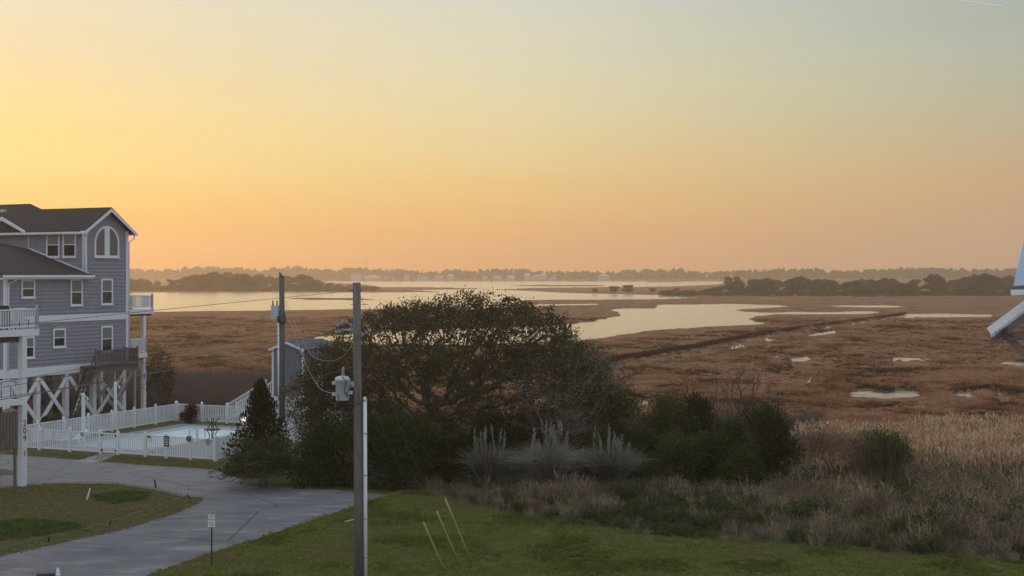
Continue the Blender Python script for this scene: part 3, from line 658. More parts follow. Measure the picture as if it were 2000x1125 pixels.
# things standing on the near deck
gr = thing('barbecue_grill', 'black covered barbecue grill on the near upper deck', 'grill', dw(-1.9, .75, 7.39), HA)
MB().prism([(-.62, -.3, .75), (.62, -.3, .75), (.42, -.3, 1.13), (-.5, -.3, 1.13)], (0, .6, 0)).build('lid', mat('maroon_black', (.035, .018, .018), .5), gr); MB().bx(-.55, .55, -.28, .28, .1, .745).build('cart', M_dark, gr)
for x in (-.5, .45):
    for y in (-.22, .22): MB().lathe((x, y, 0), [(.04, 0), (.05, .05), (.04, .1)], 8).build('wheel', M_dark, gr)
uc = rail_chair('deck_chair', 'light blue chair with rounded back behind the black grill', dw(-.95, 1.3, 7.39), HA + .3, mat('pale_blue_plastic', (.16, .33, .48), .5, .05))
fan = MB(); fan.prism([(.42 * math.cos(a), .30, 1.22 + .20 * math.sin(a)) for a in np.linspace(0, 2 * math.pi, 19)[:-1]], (0, .05, 0)); fan.build('back_top', MATS['pale_blue_plastic'], uc)
rail_chair('deck_chair', 'white plastic chair behind the near upper deck railing', dw(-.75, .6, 7.39), HA + 2.5, M_white)
rail_chair('deck_chair', 'black chair behind the near deck railing, by the corner post', dw(-.35, .75, 7.39), HA + .4, M_dark)

# ================================================================== POOL ENCLOSURE
PA = gp(18, 875); PB = gp(420, 901); pu = (PB - PA).normalized(); pv = Vector((-pu.y, pu.x, 0)); PR = math.atan2(pu.y, pu.x); PW = (PB - PA).length; PD = 15.6
def pw(x, y, z=0): return PA + pu * x + pv * y + Vector((0, 0, z))
PICK = None
def fence(label, p0, p1, xs, gate=None, skip=()):
    """posts at the given distances, rails and pickets between them"""
    global PICK
    d = p1 - p0; rz = math.atan2(d.y, d.x)
    f = thing('pool_fence', label, 'fence', p0, rz, 'white picket runs round the pool')
    for x in xs:
        po = MB().box((0, 0, .64), (.13, .13, 1.28)).build('post', M_vinyl, f); po.location = (x, 0, 0)
        MB().lathe((0, 0, 1.281), [(.105, 0), (.105, .03), (.07, .05), (.015, .11)], 4).build('cap', M_vinyl, po)
    for a, b in zip(xs[:-1], xs[1:]):
        if (a, b) in skip: continue
        MB().bx(a + .065, b - .065, -.03, .03, 1.13, 1.19).build('top_rail', M_vinyl, f); MB().bx(a + .065, b - .065, -.03, .03, .10, .17).build('bottom_rail', M_vinyl, f)
        n = int((b - a) / .135)
        for i in range(1, n):
            if PICK is None:
                PICK = MB().bx(-.032, .032, -.018, .018, .171, 1.129).build('picket', M_vinyl, f); ob = PICK
            else: ob = cp(PICK, f)
            ob.location = (a + (b - a) * i / n, 0, 0)
    return f
GX0, GX1 = 6.55, 7.75
ff = fence('white picket fence along the driveway side of the pool', PA, PB, [0, 2.2, 4.4, GX0, GX1, 9.6, 11.0, 12.6, PW])
for x in (GX0, GX1):
    MB().bx(x + (.07 if x == GX0 else -.15), x + (.15 if x == GX0 else -.07), -.08, -.035, .18, .30).build('hinge', M_dark, ff)
    MB().bx(x + (.07 if x == GX0 else -.15), x + (.15 if x == GX0 else -.07), -.08, -.035, 1.0, 1.12).build('latch', M_dark, ff)
lf = fence('white picket fence on the house side of the pool', pw(0, .13), pw(0, PD - .13), list(np.linspace(0, PD - .26, 8)))
bf = fence('white picket fence at the marsh end of the pool', pw(0, PD), pw(PW, PD), list(np.linspace(0, PW, 8)))
rf = fence('white picket fence running behind the dark cedar', pw(PW, .13), pw(PW, PD), list(np.linspace(0, PD - .13, 8)))
# deck, pool, coping
X0, X1, Y0, Y1 = 3.5, 8.3, 1.7, 12.2
M_pdeck = mat('pool_deck', (.26, .255, .25), .9, .12, 1.0, .2, 40)
dk = MB()
for (a, b, c_, d_) in ((1.7, X0, .6, 13.9), (X1, 13.0, .6, 13.9), (X0, X1, .6, Y0), (X0, X1, Y1, 13.9)):
    dk.bx(a, b, c_, d_, -.05, .07)
po = dk.build('pool_deck', M_pdeck); po.location = PA; po.rotation_euler = (0, 0, PR); tag(po, kind='structure')
pool = thing('swimming_pool', 'rectangular pool with pale blue water inside the white fence', 'pool', PA, PR)
sh = MB()
for (a, b, c_, d_) in ((X0 - .02, X0 + .1, Y0, Y1), (X1 - .1, X1 + .02, Y0, Y1), (X0 + .1, X1 - .1, Y0, Y0 + .1), (X0 + .1, X1 - .1, Y1 - .1, Y1)): sh.bx(a, b, c_, d_, -1.2, .068)
sh.build('basin_wall', mat('pool_plaster', (.66, .74, .76), .6, .05), pool)
cp_ = MB()
for (a, b, c_, d_) in ((X0 - .3, X0 + .03, Y0 - .3, Y1 + .3), (X1 - .03, X1 + .3, Y0 - .3, Y1 + .3), (X0 + .03, X1 - .03, Y0 - .3, Y0 + .03), (X0 + .03, X1 - .03, Y1 - .03, Y1 + .3)): cp_.bx(a, b, c_, d_, .072, .12)
cp_.build('coping', mat('pool_coping', (.52, .53, .53), .7, .08), pool)
wpm = mat('pool_water', (.56, .70, .74), .30, .06, .6, .1, 3, spec=.35)
MB().bx(X0 + .1, X1 - .1, Y0 + .1, Y1 - .1, -1.15, .028).build('pool_water_body', wpm, pool)
for y in (6.2, 6.9): MB().tube([(X1 + .25, y, .1), (X1 + .25, y, .75), (X1 + .1, y, .85), (X1 - .35, y, .7), (X1 - .35, y, -.1)], .025, 8).build('handrail', M_galv, pool, True)
# loungers, chairs, bistro table
def lounger(label, x, y, rz):
    l_ = thing('pool_lounger', label, 'lounger', pw(x, y, .07), PR + rz, 'loungers round the pool')
    MB().bx(-.32, .32, -.9, .35, .30, .36).build('seat', M_white, l_); MB().bar((0, .35, .33), (0, .95, .78), .64, .05).build('backrest', M_white, l_)
    for a in (-.28, .28):
        for b in (-.8, .3): MB().bx(a - .03, a + .03, b - .03, b + .03, 0, .3).build('leg', M_white, l_)
lounger('white lounger just inside the pool gate', 9.2, 1.7, .2); lounger('white lounger on the near pool deck, left of the gate', 2.6, 2.2, -.3)
lounger('white lounger at the far right end of the pool', 8.9, 11.4, 1.2)
tb = thing('bistro_table', 'black iron table carrying a second table upside down by the pool', 'table', pw(9.3, 6.6, .07))
def curved_legs(mb_, z0, z1, r0, rm, r1):
    for k in range(4):
        a = k * math.pi / 2 + .4; pts = []
        for q in np.linspace(0, 1, 9):
            r_ = rm + (r0 - rm) * max(0, 1 - q * 2) ** 1.6 + (r1 - rm) * max(0, q * 2 - 1) ** 1.6
            pts.append((r_ * math.cos(a), r_ * math.sin(a), z0 + (z1 - z0) * q))
        mb_.append(MB().tube(pts, .028, 6).build('leg', M_dark, tb, True))
lg = []; curved_legs(lg, 0, .70, .30, .17, .34)
MB().lathe((0, 0, .70), [(.48, 0), (.50, .02), (.50, .045), (.46, .06)], 24).build('tabletop', M_dark, tb, True)
lg = []; curved_legs(lg, .765, 1.40, .30, .15, .42)
MB().lathe((0, 0, 1.02), [(.17, 0), (.19, .015), (.17, .03)], 16).build('leg_ring', M_dark, tb, True)
# planter behind, shower posts, lamp
def lamp_post(label, pos, h):
    l_ = thing('lamp_post', label, 'lamp post', pos)
    MB().bx(-.08, .08, -.08, .08, 0, h).build('post', M_white, l_); MB().lathe((0, 0, h), [(.12, 0), (.12, .04), (.03, .12)], 4).build('cap', M_white, l_)
    MB().tube([(0, 0, h - .12), (.18, -.02, h - .08), (.26, -.03, h - .16)], .025, 6).lathe((.26, -.03, h - .30), [(.05, 0), (.07, .1), (.03, .15)], 8).build('lamp_head', M_white, l_, True)
lamp_post('tall white lamp post just behind the front pool fence', pw(4.75, .7), 3.15); lamp_post('tall white lamp post behind the house-side pool fence', pw(-.45, 9.8), 2.95)
# notices on the fence
def notice(name, label, x, z, w_, h_, m, lines=(), tm=None, ts=.06, y=-.06, run=ff):
    n_ = MB().box((0, 0, 0), (w_, .015, h_)).build(name, m, None); n_.location = PA + pu * x + pv * y + Vector((0, 0, z)); n_.rotation_euler = (0, 0, PR); tag(n_, label, 'sign')
    if lines: text_obj('\n'.join(lines), ts, tm, 'lettering', n_, (0, -.010, 0), (R(90), 0, 0), .002)
    return n_
M_wsign = mat('sign_white', (.78, .78, .76), .5, .03); M_bsign = mat('sign_black', (.02, .022, .026), .5); M_red = mat('sign_red', (.35, .05, .04), .6)
nr_ = notice('pool_notice', 'black notice with pale lines on the front pool fence', 11.06, .93, .36, .56, M_bsign)
for k_, (zz_, ww_) in enumerate(((.19, .24), (.08, .28), (.0, .20), (-.09, .27), (-.18, .24))): MB().box((0, -.011, zz_), (ww_, .006, .035)).build('print_line', M_wsign, nr_)
r_ = notice('warning_sign', 'red and white notice on the front fence right of the gate', 9.9, 1.02, .22, .34, M_wsign)
MB().box((0, -.011, .10), (.22, .008, .13)).build('red_band', M_red, r_)
notice('notice_board', 'small tan notice near the right corner of the front fence', 13.75, 1.02, .22, .32, mat('faded_sign', (.36, .28, .24), .7))
notice('notice_board', 'small grey notice on the front fence left of the gate', 5.3, 1.05, .2, .2, mat('grey_sign', (.30, .29, .29), .7))
rd = MB().lathe((0, 0, 0), [(.15, 0), (.16, .02), (.15, .04)], 20).build('round_sign', mat('round_sign_grey', (.07, .085, .085), .6), None, True); rd.location = PA + pu * 12.55 - pv * .1 + Vector((0, 0, 1.14)); rd.rotation_euler = (R(90), 0, PR); tag(rd, 'dark round plaque on a post of the front pool fence', 'sign')
MB().lathe((0, 0, .041), [(.08, 0), (.07, .01)], 16).build('emblem', mat('sign_grey2', (.18, .2, .2), .6), rd)
lockb = MB().bx(-.07, .07, -.05, .05, -.14, .14).build('meter_box', M_dark, None); lockb.location = pw(-.06, 8.2, 1.15); lockb.rotation_euler = (0, 0, PR); tag(lockb, 'black box fixed to the house-side pool fence', 'box')

# ------------------------------------------------ raised cabin behind the pool
CB = Vector((-14.07, 92.0, -.05))
cab = thing('pool_cabin', 'small grey raised cabin with white trim behind the cedar', 'cabin', CB, PR)
M_cab = mat('cabin_siding', (.17, .18, .21), .7, .1, 2)
wl = MB(); z0, z1, zp = 1.75, 4.95, 5.40; GW = 2.45; CD = 4.3
def bb(mb_, p, u, out, L, ztop):
    n = int(L / .2)
    for i in range(n):
        a, b = L * i / n, L * (i + 1) / n; q = lambda s, o, z: Vector(p) + Vector(u) * s + Vector(out) * o + Vector((0, 0, z))
        za, zb = ztop(a), ztop(b)
        mb_.add([q(a + .03, .02, z0), q(b, .02, z0), q(b, .02, zb), q(a + .03, .02, za)], [(0, 1, 2, 3)])
        mb_.add([q(a, 0, z0), q(a + .03, 0, z0), q(a + .03, 0, za), q(a, 0, za), q(a + .03, .02, z0), q(a + .03, .02, za)], [(0, 1, 2, 3), (1, 4, 5, 2)])
bb(wl, (-GW, 0, 0), (1, 0, 0), (0, -1, 0), GW, lambda s: z1 + (zp - z1) * (1 - abs(s - GW / 2) / (GW / 2)))
bb(wl, (0, 0, 0), (0, 1, 0), (1, 0, 0), CD, lambda s: z1)
bb(wl, (-GW, CD, 0), (0, -1, 0), (-1, 0, 0), CD, lambda s: z1)
wl.add([(-GW, CD, z0), (0, CD, z0), (0, CD, z1), (-GW / 2, CD, zp), (-GW, CD, z1)], [(0, 1, 2, 3, 4)])
wl.build('wall', M_cab, cab)
M_mroof = mat('blue_grey_metal', (.085, .105, .118), .85, .1, 1, spec=.15)
for s_ in (-1, 1):
    xe = -GW / 2 + s_ * (GW / 2 + .18); MB().slab([(-GW / 2, -.15, zp + .09), (xe, -.15, z1 + .02), (xe, CD + .2, z1 + .02), (-GW / 2, CD + .2, zp + .09)], .05).build('roof_slope', M_mroof, cab)
    MB().bar((-GW / 2, -.17, zp + .0), (xe, -.17, z1 - .07), .05, .14).build('rake_board', M_white, cab)
for x in (-GW + .06, -.02): MB().bx(x - .07, x + .07, -.04, .05, z0, z1 - .05).build('corner_board', M_white, cab)
MB().bx(-.03, .05, CD - .12, CD + .05, z0, z1 - .02).build('corner_board', M_white, cab)
MB().bx(-GW - .6, .06, -.08, CD + .05, z0 - .32, z0 - .002).build('floor_band', M_white, cab)
for x in (-GW + .1, -.12):
    for y in (.05, CD - .1): MB().bx(x - .1, x + .1, y - .1, y + .1, 0, z0 - .32).build('piling', M_white, cab)
MB().bx(-GW + .3, -.3, .1, .16, .1, z0 - .4).build('skirt_panel', M_white, cab)
MB().bx(-.08, -.04, .3, CD - .3, .1, z0 - .4).build('skirt_panel', M_white, cab)
dr = MB().bx(.022, .06, 1.6, 2.5, z0 + .1, z0 + 2.1).build('door', M_white, cab); MB().bx(.061, .09, 2.3, 2.4, z0 + 1.0, z0 + 1.08).build('handle', M_dark, dr)
wn = MB().bx(.022, .06, 3.0, 3.8, z0 + 1.0, z0 + 2.1).build('window', M_white, cab); MB().bx(.061, .065, 3.08, 3.72, z0 + 1.08, z0 + 2.02).build('pane', M_glass, wn)
# stair up to the cabin
cst = thing('pool_stair', 'white staircase with railings climbing to the raised cabin', 'staircase', CB, PR)
SX0, SX1, SZ = -6.2, -GW - .62, 1.72
for y in (.2, 1.25): MB().bar((SX0, y, .0), (SX1, y, SZ - .1), .05, .28).build('stringer', M_white, cst)
for i in range(10):
    f = (i + .6) / 10; MB().box((SX0 + (SX1 - SX0) * f, .72, SZ * f), (.30, 1.0, .04)).build('tread', M_white, cst)
for y in (.17, 1.28):
    MB().bar((SX0, y, 1.0), (SX1, y, SZ + 1.0), .07, .09).build('handrail', M_vinyl, cst); MB().bar((SX0, y, .32), (SX1, y, SZ + .32), .05, .06).build('lower_rail', M_vinyl, cst)
    n = 22
    for i in range(n):
        f = (i + .5) / n; x = SX0 + (SX1 - SX0) * f
        MB().bx(x - .022, x + .022, y - .02, y + .02, SZ * f + .34, SZ * f + .97).build('baluster', M_vinyl, cst)
    for x, z in ((SX0, 0), (SX1, SZ)): MB().bx(x - .06, x + .06, y - .06, y + .06, z - (0 if z == 0 else SZ), z + 1.12).build('newel_post', M_vinyl, cst)
# lit lamp on the stair
lm = thing('path_lamp', 'small glowing warm lamp beside the dark cedar', 'lamp', vp(477.5, 822, 84))
MB().bx(-.03, .03, -.03, .03, -(lm.location.z), -.02).build('post', M_dark, lm)
gm = bpy.data.materials.new('lamp_glow'); gm.use_nodes = True; pr = gm.node_tree.nodes['Principled BSDF']; pr.inputs['Emission Color'].default_value = (1, .62, .35, 1); pr.inputs['Emission Strength'].default_value = 1.6
MB().lathe((0, 0, 0), [(.05, -.02), (.13, .05), (.14, .16), (.06, .25)], 10).build('globe', gm, lm, True); MB().lathe((0, 0, .25), [(.10, 0), (.02, .08)], 10).build('cap', M_dark, lm, True)

# ================================================================== POLES AND WIRES
M_pole = mat('weathered_pole', (.115, .108, .098), .95, .35, 5, .7, 25, stretch=(6, 6, .35), col2=(.24, .228, .208))
M_pole2 = mat('grey_green_pole', (.10, .10, .09), .95, .3, 5, .6, 25, stretch=(6, 6, .35), col2=(.17, .17, .155))
M_tank = mat('transformer_grey', (.50, .56, .60), .45, .06, 2, spec=.4)
M_porc = mat('porcelain', (.30, .31, .32), .35, .1, 5)
M_wire = mat('cable', (.10, .095, .09), .7, .1, 2)
M_lwire = mat('pale_cable', (.30, .27, .25), .7, .1, 2)
p1 = Vector((-4.77, 42.67, 0)); 
pole = thing('utility_pole', 'tall dark wooden utility pole with round transformer in front of the oak', 'utility pole', p1)
def leanpt(z): return Vector((-.085 * z / 9.73, 0, z))
MB().tube([leanpt(z) for z in (0, 3, 6, 9.73)], [.15, .14, .13, .122], 14).build('pole_shaft', M_pole, pole, True)
cdp = leanpt(6.05)
MB().tube([(.20, -.03, 0), (.19, -.03, 3), (.175, -.03, 6.05)], .062, 10).build('conduit', M_vinyl, pole, True)
for z in (1.15, 2.35, 3.7, 5.0): MB().tube([(.195 - .003 * z, -.03, z), (.195 - .003 * z, -.03, z + .05)], .072, 10).build('strap', M_galv, pole, True)
MB().tube([(.175, -.03, 6.05), (.17, -.04, 6.16)], [.075, .03], 10).build('conduit_head', M_vinyl, pole, True)
S1 = FPX / 42.67
def pp(px, py, dy=0.0):    # offset from the pole base for a detail the photo shows at this spot
    v = vp(px, py, 42.67 + dy); return v - p1
c_ = pp(669, 782, -.05)
tk = MB().lathe(c_, [(.20, 0), (.215, .02), (.215, .60), (.24, .61), (.24, .68), (.18, .74), (.03, .78)], 18).build('transformer', M_tank, pole, True)
for dx, dz in ((-.25, .55), (-.25, .2), (.25, .55), (.25, .25)):
    MB().box(c_ + Vector((dx, -.05, dz)), (.14, .06, .10)).build('lug', M_tank, tk)
MB().bar(c_ + Vector((.2, .0, .5)), c_ + Vector((.42, .0, .5)), .08, .16).build('hanger', M_galv, tk)
MB().lathe(c_ + Vector((.02, 0, .78)), [(.03, 0), (.06, .04), (.03, .08), (.065, .12), (.03, .16), (.055, .2), (.02, .26)], 10).build('bushing', M_porc, tk, True)
for k, pts in enumerate((
        [(668, 735), (676, 745), (672, 765), (680, 775)], [(660, 770), (664, 790), (685, 797), (706, 787), (711, 781)], [(682, 770), (690, 786), (704, 789), (712, 782)],
        [(686, 740), (684, 760), (676, 770)], [(670, 726), (680, 724), (690, 718)])):
    q = [pp(x, y, -.32) for x, y in pts]
    MB().tube(q, .014, 6).build('jumper_wire', M_dark, pole, True)
def insul(a, b, n=3, r=.085):
    m_ = MB(); a = Vector(a); b = Vector(b); m_.tube([a, b], .02, 6)
    for i in range(n):
        c0 = a + (b - a) * ((i + .5) / n); u = (b - a).normalized(); m_.tube([c0 - u * .03, c0 - u * .01, c0 + u * .03], [.035, r, .03], 12)
    return m_.build('insulator', M_porc, pole, True)
insul(pp(657, 637, -.2), pp(676, 628, -.1)); insul(pp(654, 651, -.3), pp(674, 644, -.15)); insul(pp(706, 655, -.25), pp(725, 644, -.2), 3, .10)
MB().bar(pp(674, 644, -.15), pp(694, 643, 0), .05, .05).build('bracket', M_galv, pole); MB().bar(pp(676, 628, -.1), pp(694, 640, 0), .03, .03).build('bracket', M_galv, pole)
MB().tube([leanpt(10 - (568 - HZN) / S1) + Vector((-.2, 0, 0)), leanpt(10 - (568 - HZN) / S1) + Vector((.16, 0, 0))], .018, 6).build('through_bolt', M_dark, pole)
MB().bx(-.16, .13, -.02, .02, 8.05, 8.13).build('band', M_galv, pole)
p2 = gp(551, 868); 
pole2 = thing('utility_pole', 'slimmer utility pole with slanted top beside the cedar', 'utility pole', p2)
zt = 10.0
sh2 = MB().tube([(0, 0, 0), (0, 0, 5), (-.02, 0, zt - .25)], [.185, .17, .155], 12); n0 = len(sh2.v)
sh2.build('pole_shaft', M_pole2, pole2, True)
cap2 = MB(); ring = [(-.02 + .155 * math.cos(a), .155 * math.sin(a), zt - .25) for a in np.linspace(0, 2 * math.pi, 13)[:-1]]
top = [(x, y, zt - .03 - (x + .02) * 1.1) for x, y, z in ring]
cap2.add(ring + top, [(i, (i + 1) % 12, (i + 1) % 12 + 12, i + 12) for i in range(12)] + [tuple(range(12, 24))]); cap2.build('slanted_top', M_pole2, pole2)
S2 = FPX / p2.y
def p2p(px, py, dy=0): return vp(px, py, p2.y + dy) - p2
b0 = p2p(537, 610, -.1)
tb2 = MB().box(b0, (.42, .36, .80)).build('transformer_box', M_tank, pole2)
for dx in (-.12, .12): MB().lathe(b0 + Vector((dx, 0, .40)), [(.03, 0), (.055, .05), (.03, .12), (.05, .18), (.02, .32)], 8).build('bushing', M_dark, tb2, True)
MB().lathe(b0 + Vector((-.14, -.2, -.1)), [(.05, 0), (.05, .03)], 8).build('gauge', M_dark, tb2)
MB().tube([(-.2, -.06, 0), (-.19, -.06, p2p(545, 628).z)], .05, 8).build('conduit', M_vinyl, pole2, True)
for k in range(3): MB().tube([p2p(541 + k * 3, 618, -.3), p2p(543 + k * 2, 628, -.3), p2p(552, 634 - k, -.3), p2p(559 - k, 630 - 4 * k, -.25), p2p(556 - k, 612, -.2)], .03, 6).build('jumper_wire', M_dark, pole2, True)
def wire(label, pts, r=.007, m=M_wire, cat='cable', sub=10, name='overhead_wire', sag=None):
    pts = [Vector(p) for p in pts]; q = []
    for i in range(len(pts) - 1):
        a0 = pts[max(0, i - 1)]; a = pts[i]; b = pts[i + 1]; b1 = pts[min(len(pts) - 1, i + 2)]
        for k in range(sub):
            t = k / sub; q.append(.5 * ((2 * a) + (b - a0) * t + (2 * a0 - 5 * a + 4 * b - b1) * t * t + (3 * a - a0 - 3 * b + b1) * t ** 3))
    q.append(pts[-1]); o = MB().tube(q, r, 6).build(name, m, None, True); return tag(o, label, cat)
def run(px0, py0, mid, px1, py1, d1=26.5, dx=-260, dyy=None):
    a = vp(px0, py0, 42.5); b = vp(px1, py1, d1); m_ = vp(mid[0], mid[1], 42.5 + (d1 - 42.5) * ((px0 - mid[0]) / (px0 - px1)) * 1.0)
    return [a, m_, b, b + (b - m_) * .55 + Vector((0, 0, .05))]
wire('topmost thin wire running left from the top of the dark pole', run(688, 568, (305, 606), 0, 637))
wire('upper of the three slack wires crossing below the grey house', run(655, 637, (320, 692), 0, 747))
wire('middle of the three slack wires crossing below the grey house', run(653, 651, (320, 703), 0, 757))
wire('lowest of the three slack wires crossing the house pilings', run(706, 654, (320, 725), 0, 777))
def drop(label, L_, m=M_lwire, r=.010): 
    n = len(L_); return wire(label, [vp(x, y, d) for x, y, d in L_], r, m)
drop('pale service cable drooping in a loop between the two poles', [(558, 585, 79.8), (580, 640, 73), (606, 690, 62), (632, 704, 52), (664, 700, 46), (690, 672, 42.5)])
drop('pale service cable falling from the slim pole to the round transformer', [(557, 592, 79.8), (572, 640, 72), (592, 700, 61), (620, 752, 50), (640, 766, 44.5), (655, 768, 42.4)])
drop('dark low cable from the slim pole to the dark pole', [(545, 752, 79.7), (600, 741, 62), (650, 728, 50), (690, 716, 42.6)], M_wire, .010)
drop('dark cable rising from the slim pole toward the left deck', [(547, 682, 79.7), (440, 704, 58), (300, 728, 40), (100, 764, 30), (-120, 800, 25)], M_wire, .010)
# guy wires with yellow guards
M_yel = mat('faded_yellow_plastic', (.42, .38, .12), .6, .1, 3)
for i, (ax, ay, px, py, nm) in enumerate(((868, 1115, 706, 742, 'left'), (897, 1102, 712, 668, 'middle'), (922, 1100, 704, 578, 'right'))):
    g = gp(ax, ay); att = vp(px, py, 42.67); L = (att - g)
    wire('thin guy wire ending in the %s yellow guard' % {'left': 'leftmost', 'middle': 'middle', 'right': 'rightmost'}[nm], [g + Vector((0, 0, -.05)), att], .005, M_wire, 'guy wire', 2, 'guy_wire')
    gd = MB(); gd.tube([g + L * t_ for t_ in (0, .09, .18, (.268, .255, .262)[i])], .032, 8); go = gd.build('guy_guard', M_yel, None, True)
    tag(go, 'yellow plastic guard on a guy wire, %s of the three' % {'left': 'leftmost', 'middle': 'middle', 'right': 'rightmost'}[nm], 'guy guard', 'yellow guy guards on the lawn')

# ================================================================== SMALL ROADSIDE THINGS
sp = gp(413.5, 1103)
ns = thing('parking_sign', 'white no parking sign on a dark post at the road edge', 'sign', sp, R(-8))
MB().bx(-.022, .022, -.015, .015, -.05, 1.72).build('post', mat('dark_green_post', (.03, .04, .055), .6), ns)
bd = MB().bx(-.125, .125, -.022, -.017, 1.30, 1.73).build('panel', M_wsign, ns)
text_obj('NO', .10, M_num, 'lettering', bd, (0, -.024, 1.66), (R(90), 0, 0), .001); text_obj('PARKING', .058, M_num, 'lettering', bd, (0, -.024, 1.56), (R(90), 0, 0), .001)
text_obj('ANY\nTIME', .085, M_num, 'lettering', bd, (0, -.024, 1.415), (R(90), 0, 0), .001)
mbp = Vector(((113 - 1000) / FPX * 40, 40, 0))
mbx = thing('mailbox', 'dark maroon mailbox on a white post with pointed finial', 'mailbox', mbp, R(10))
MB().bx(-.065, .065, -.065, .065, 0, 1.17).build('post', M_white, mbx); MB().lathe((0, 0, 1.17), [(.085, 0), (.085, .03), (.05, .05), (.06, .09), (.055, .14), (.02, .21), (.005, .24)], 12).build('finial', M_white, mbx, True)
prof = [(-.12, 0), (.12, 0), (.12, .14)] + [(.12 * math.cos(a), .14 + .10 * math.sin(a)) for a in np.linspace(.2, math.pi - .2, 8)] + [(-.12, .14)]
mm_ = MB(); mm_.prism([(-.58, x, z + 1.01) for x, z in prof], (.50, 0, 0)); mo = mm_.build('mailbox_body', mat('dark_maroon', (.035, .012, .016), .4, .1), mbx)
MB().prism([(-.59, x * .96, z * .97 + 1.013) for x, z in prof], (.008, 0, 0)).build('mailbox_door', MATS['dark_maroon'], mo); MB().bar((-.5, 0, .97), (.0, 0, .97), .09, .06).build('arm', M_white, mbx)
def stake(label, base, top, m, r=.03):
    a = gp(*base); b = vp(top[0], top[1], a.y); o = MB().bar(a + Vector((0, 0, -.05)), b, r * 2, r * 1.6).build('marker_stake', m, None); tag(o, label, 'stake'); return a, b
M_blk = mat('black_stake', (.02, .02, .02), .7)
stake('white stake leaning right in the grass island', (169, 976), (176, 954), M_white, .035)
stake('tall black stake at the driveway edge of the grass island', (305, 953), (302, 937), M_blk, .035)
sk = [stake('short black stake at the right tip of the grass island', (372, 974), (366, 966), M_blk), stake('short black stake midway along the island rope', (214, 1026), (216, 1016), M_blk), stake('short black stake on the island rope, nearest the left edge', (95, 1058), (96, 1047), M_blk)]
M_rope = mat('green_rope', (.09, .20, .12), .8)
e0 = gp(-160, 1125)
wire('thin green rope strung along the stakes of the grass island', [sk[0][1], sk[1][1] * .5 + sk[0][1] * .5 + Vector((0, 0, -.08)), sk[1][1], sk[2][1] * .5 + sk[1][1] * .5 + Vector((0, 0, -.08)), sk[2][1], Vector((e0.x, e0.y, .25))], .015, M_rope, 'rope', 6, 'rope')
ds = thing('disc_sign', 'small pale yellow disc sign on a stake near the palm', 'sign', gp(561, 945), R(5))
MB().tube([(0, 0, 0), (0, 0, .32)], .012, 6).build('stake', M_dark, ds); q_ = MB(); q_.prism([(.12 * math.cos(a), 0, .42 + .16 * math.sin(a)) for a in np.linspace(0, 2 * math.pi, 19)[:-1]], (0, .012, 0)); q_.build('disc', mat('pale_yellow_sign', (.48, .47, .28), .6), ds)
q_ = MB(); q_.prism([(.075 * math.cos(a), -.004, .42 + .10 * math.sin(a)) for a in np.linspace(0, 2 * math.pi, 15)[:-1]], (0, .003, 0)); q_.build('emblem', mat('olive_print', (.16, .18, .09), .6), ds)
bx_ = thing('utility_cabinet', 'grey utility cabinet half hidden left of the dark shrubs', 'cabinet', gp(590, 921)); MB().bx(-.22, .22, -.2, .2, 0, .75).build('cabinet_body', mat('cabinet_grey', (.10, .10, .095), .6), bx_); MB().bx(-.24, .24, -.22, .22, .75, .79).build('lid', MATS['cabinet_grey'], bx_)
# loose plank by the pole
pk = MB().bar(gp(674, 1022) + Vector((0, 0, .06)), gp(692, 1019) + Vector((0, 0, .09)), .10, .04).build('loose_plank', mat('pale_plank', (.35, .30, .22), .8), None); tag(pk, 'pale loose plank lying in the grass beside the dark pole', 'plank')
# rocks at the driveway edge
rock_me = []
for k in range(4):
    bm = bmesh.new(); bmesh.ops.create_icosphere(bm, subdivisions=1, radius=1)
    for v in bm.verts: v.co = v.co * (0.75 + .5 * random.random()); v.co.z *= .6
    me = bpy.data.meshes.new('rock'); bm.to_mesh(me); bm.free(); me.materials.append(mat('pale_rock', (.26, .25, .24), .9, .3, 6)); rock_me.append(me)
for i in range(46):
    t_ = random.random(); b0_ = gp(408 + 62 * t_ + random.uniform(-6, 6), 926 + 20 * t_ + random.uniform(-6, 4)); s_ = random.uniform(.08, .21)
    o = bpy.data.objects.new('rock', rock_me[i % 4]); COL.objects.link(o); o.location = b0_ + Vector((0, 0, s_ * .2)); o.scale = (s_, s_ * random.uniform(.7, 1.2), s_); o.rotation_euler = (random.uniform(-.3, .3), 0, random.uniform(0, 6))
    tag(o, 'pale rock in the heap at the driveway edge left of the palm', 'rock', 'rocks heaped at the driveway edge')

# ================================================================== NEIGHBOUR'S ROOF AT THE RIGHT EDGE
ND = 15.0; NS = FPX / ND
nb = thing('neighbour_porch', 'weathered timber porch with grey metal roofs at the right edge', 'porch', (6.2, ND, 0))
def nq(px, py, dy=0):
    v = vp(px, py, ND + dy); return Vector((v.x - 6.2, dy, v.z))
NDIR = Vector((.42, 1, 0))
M_met = mat('blue_grey_roof_metal', (.34, .40, .46), .4, .06, 1.5, spec=.5)
M_beam = mat('grey_beam', (.10, .085, .072), .9, .35, 7, .5, 30, stretch=(.6, 3, 6), col2=(.20, .172, .148))
r0 = nq(1928, 640); r1 = nq(2080, 526)
MB().slab([nq(1936, 654), nq(2080, 543), nq(2080, 528, 2.6), nq(1927, 641, 2.6)], .03).build('lower_roof', M_met, nb)
MB().prism([nq(1934, 654), nq(2080, 541), nq(2080, 546), nq(1935, 659)], (0, -.018, 0)).build('rake_flashing', M_met, nb)
def strip(pts, y0, y1, name, m): return MB().prism([nq(*q, y0) for q in pts], NDIR * (y1 - y0)).build(name, m, nb)
strip([(1935, 660), (2080, 548), (2080, 578), (1934, 676)], .01, .08, 'barge_board', M_beam)
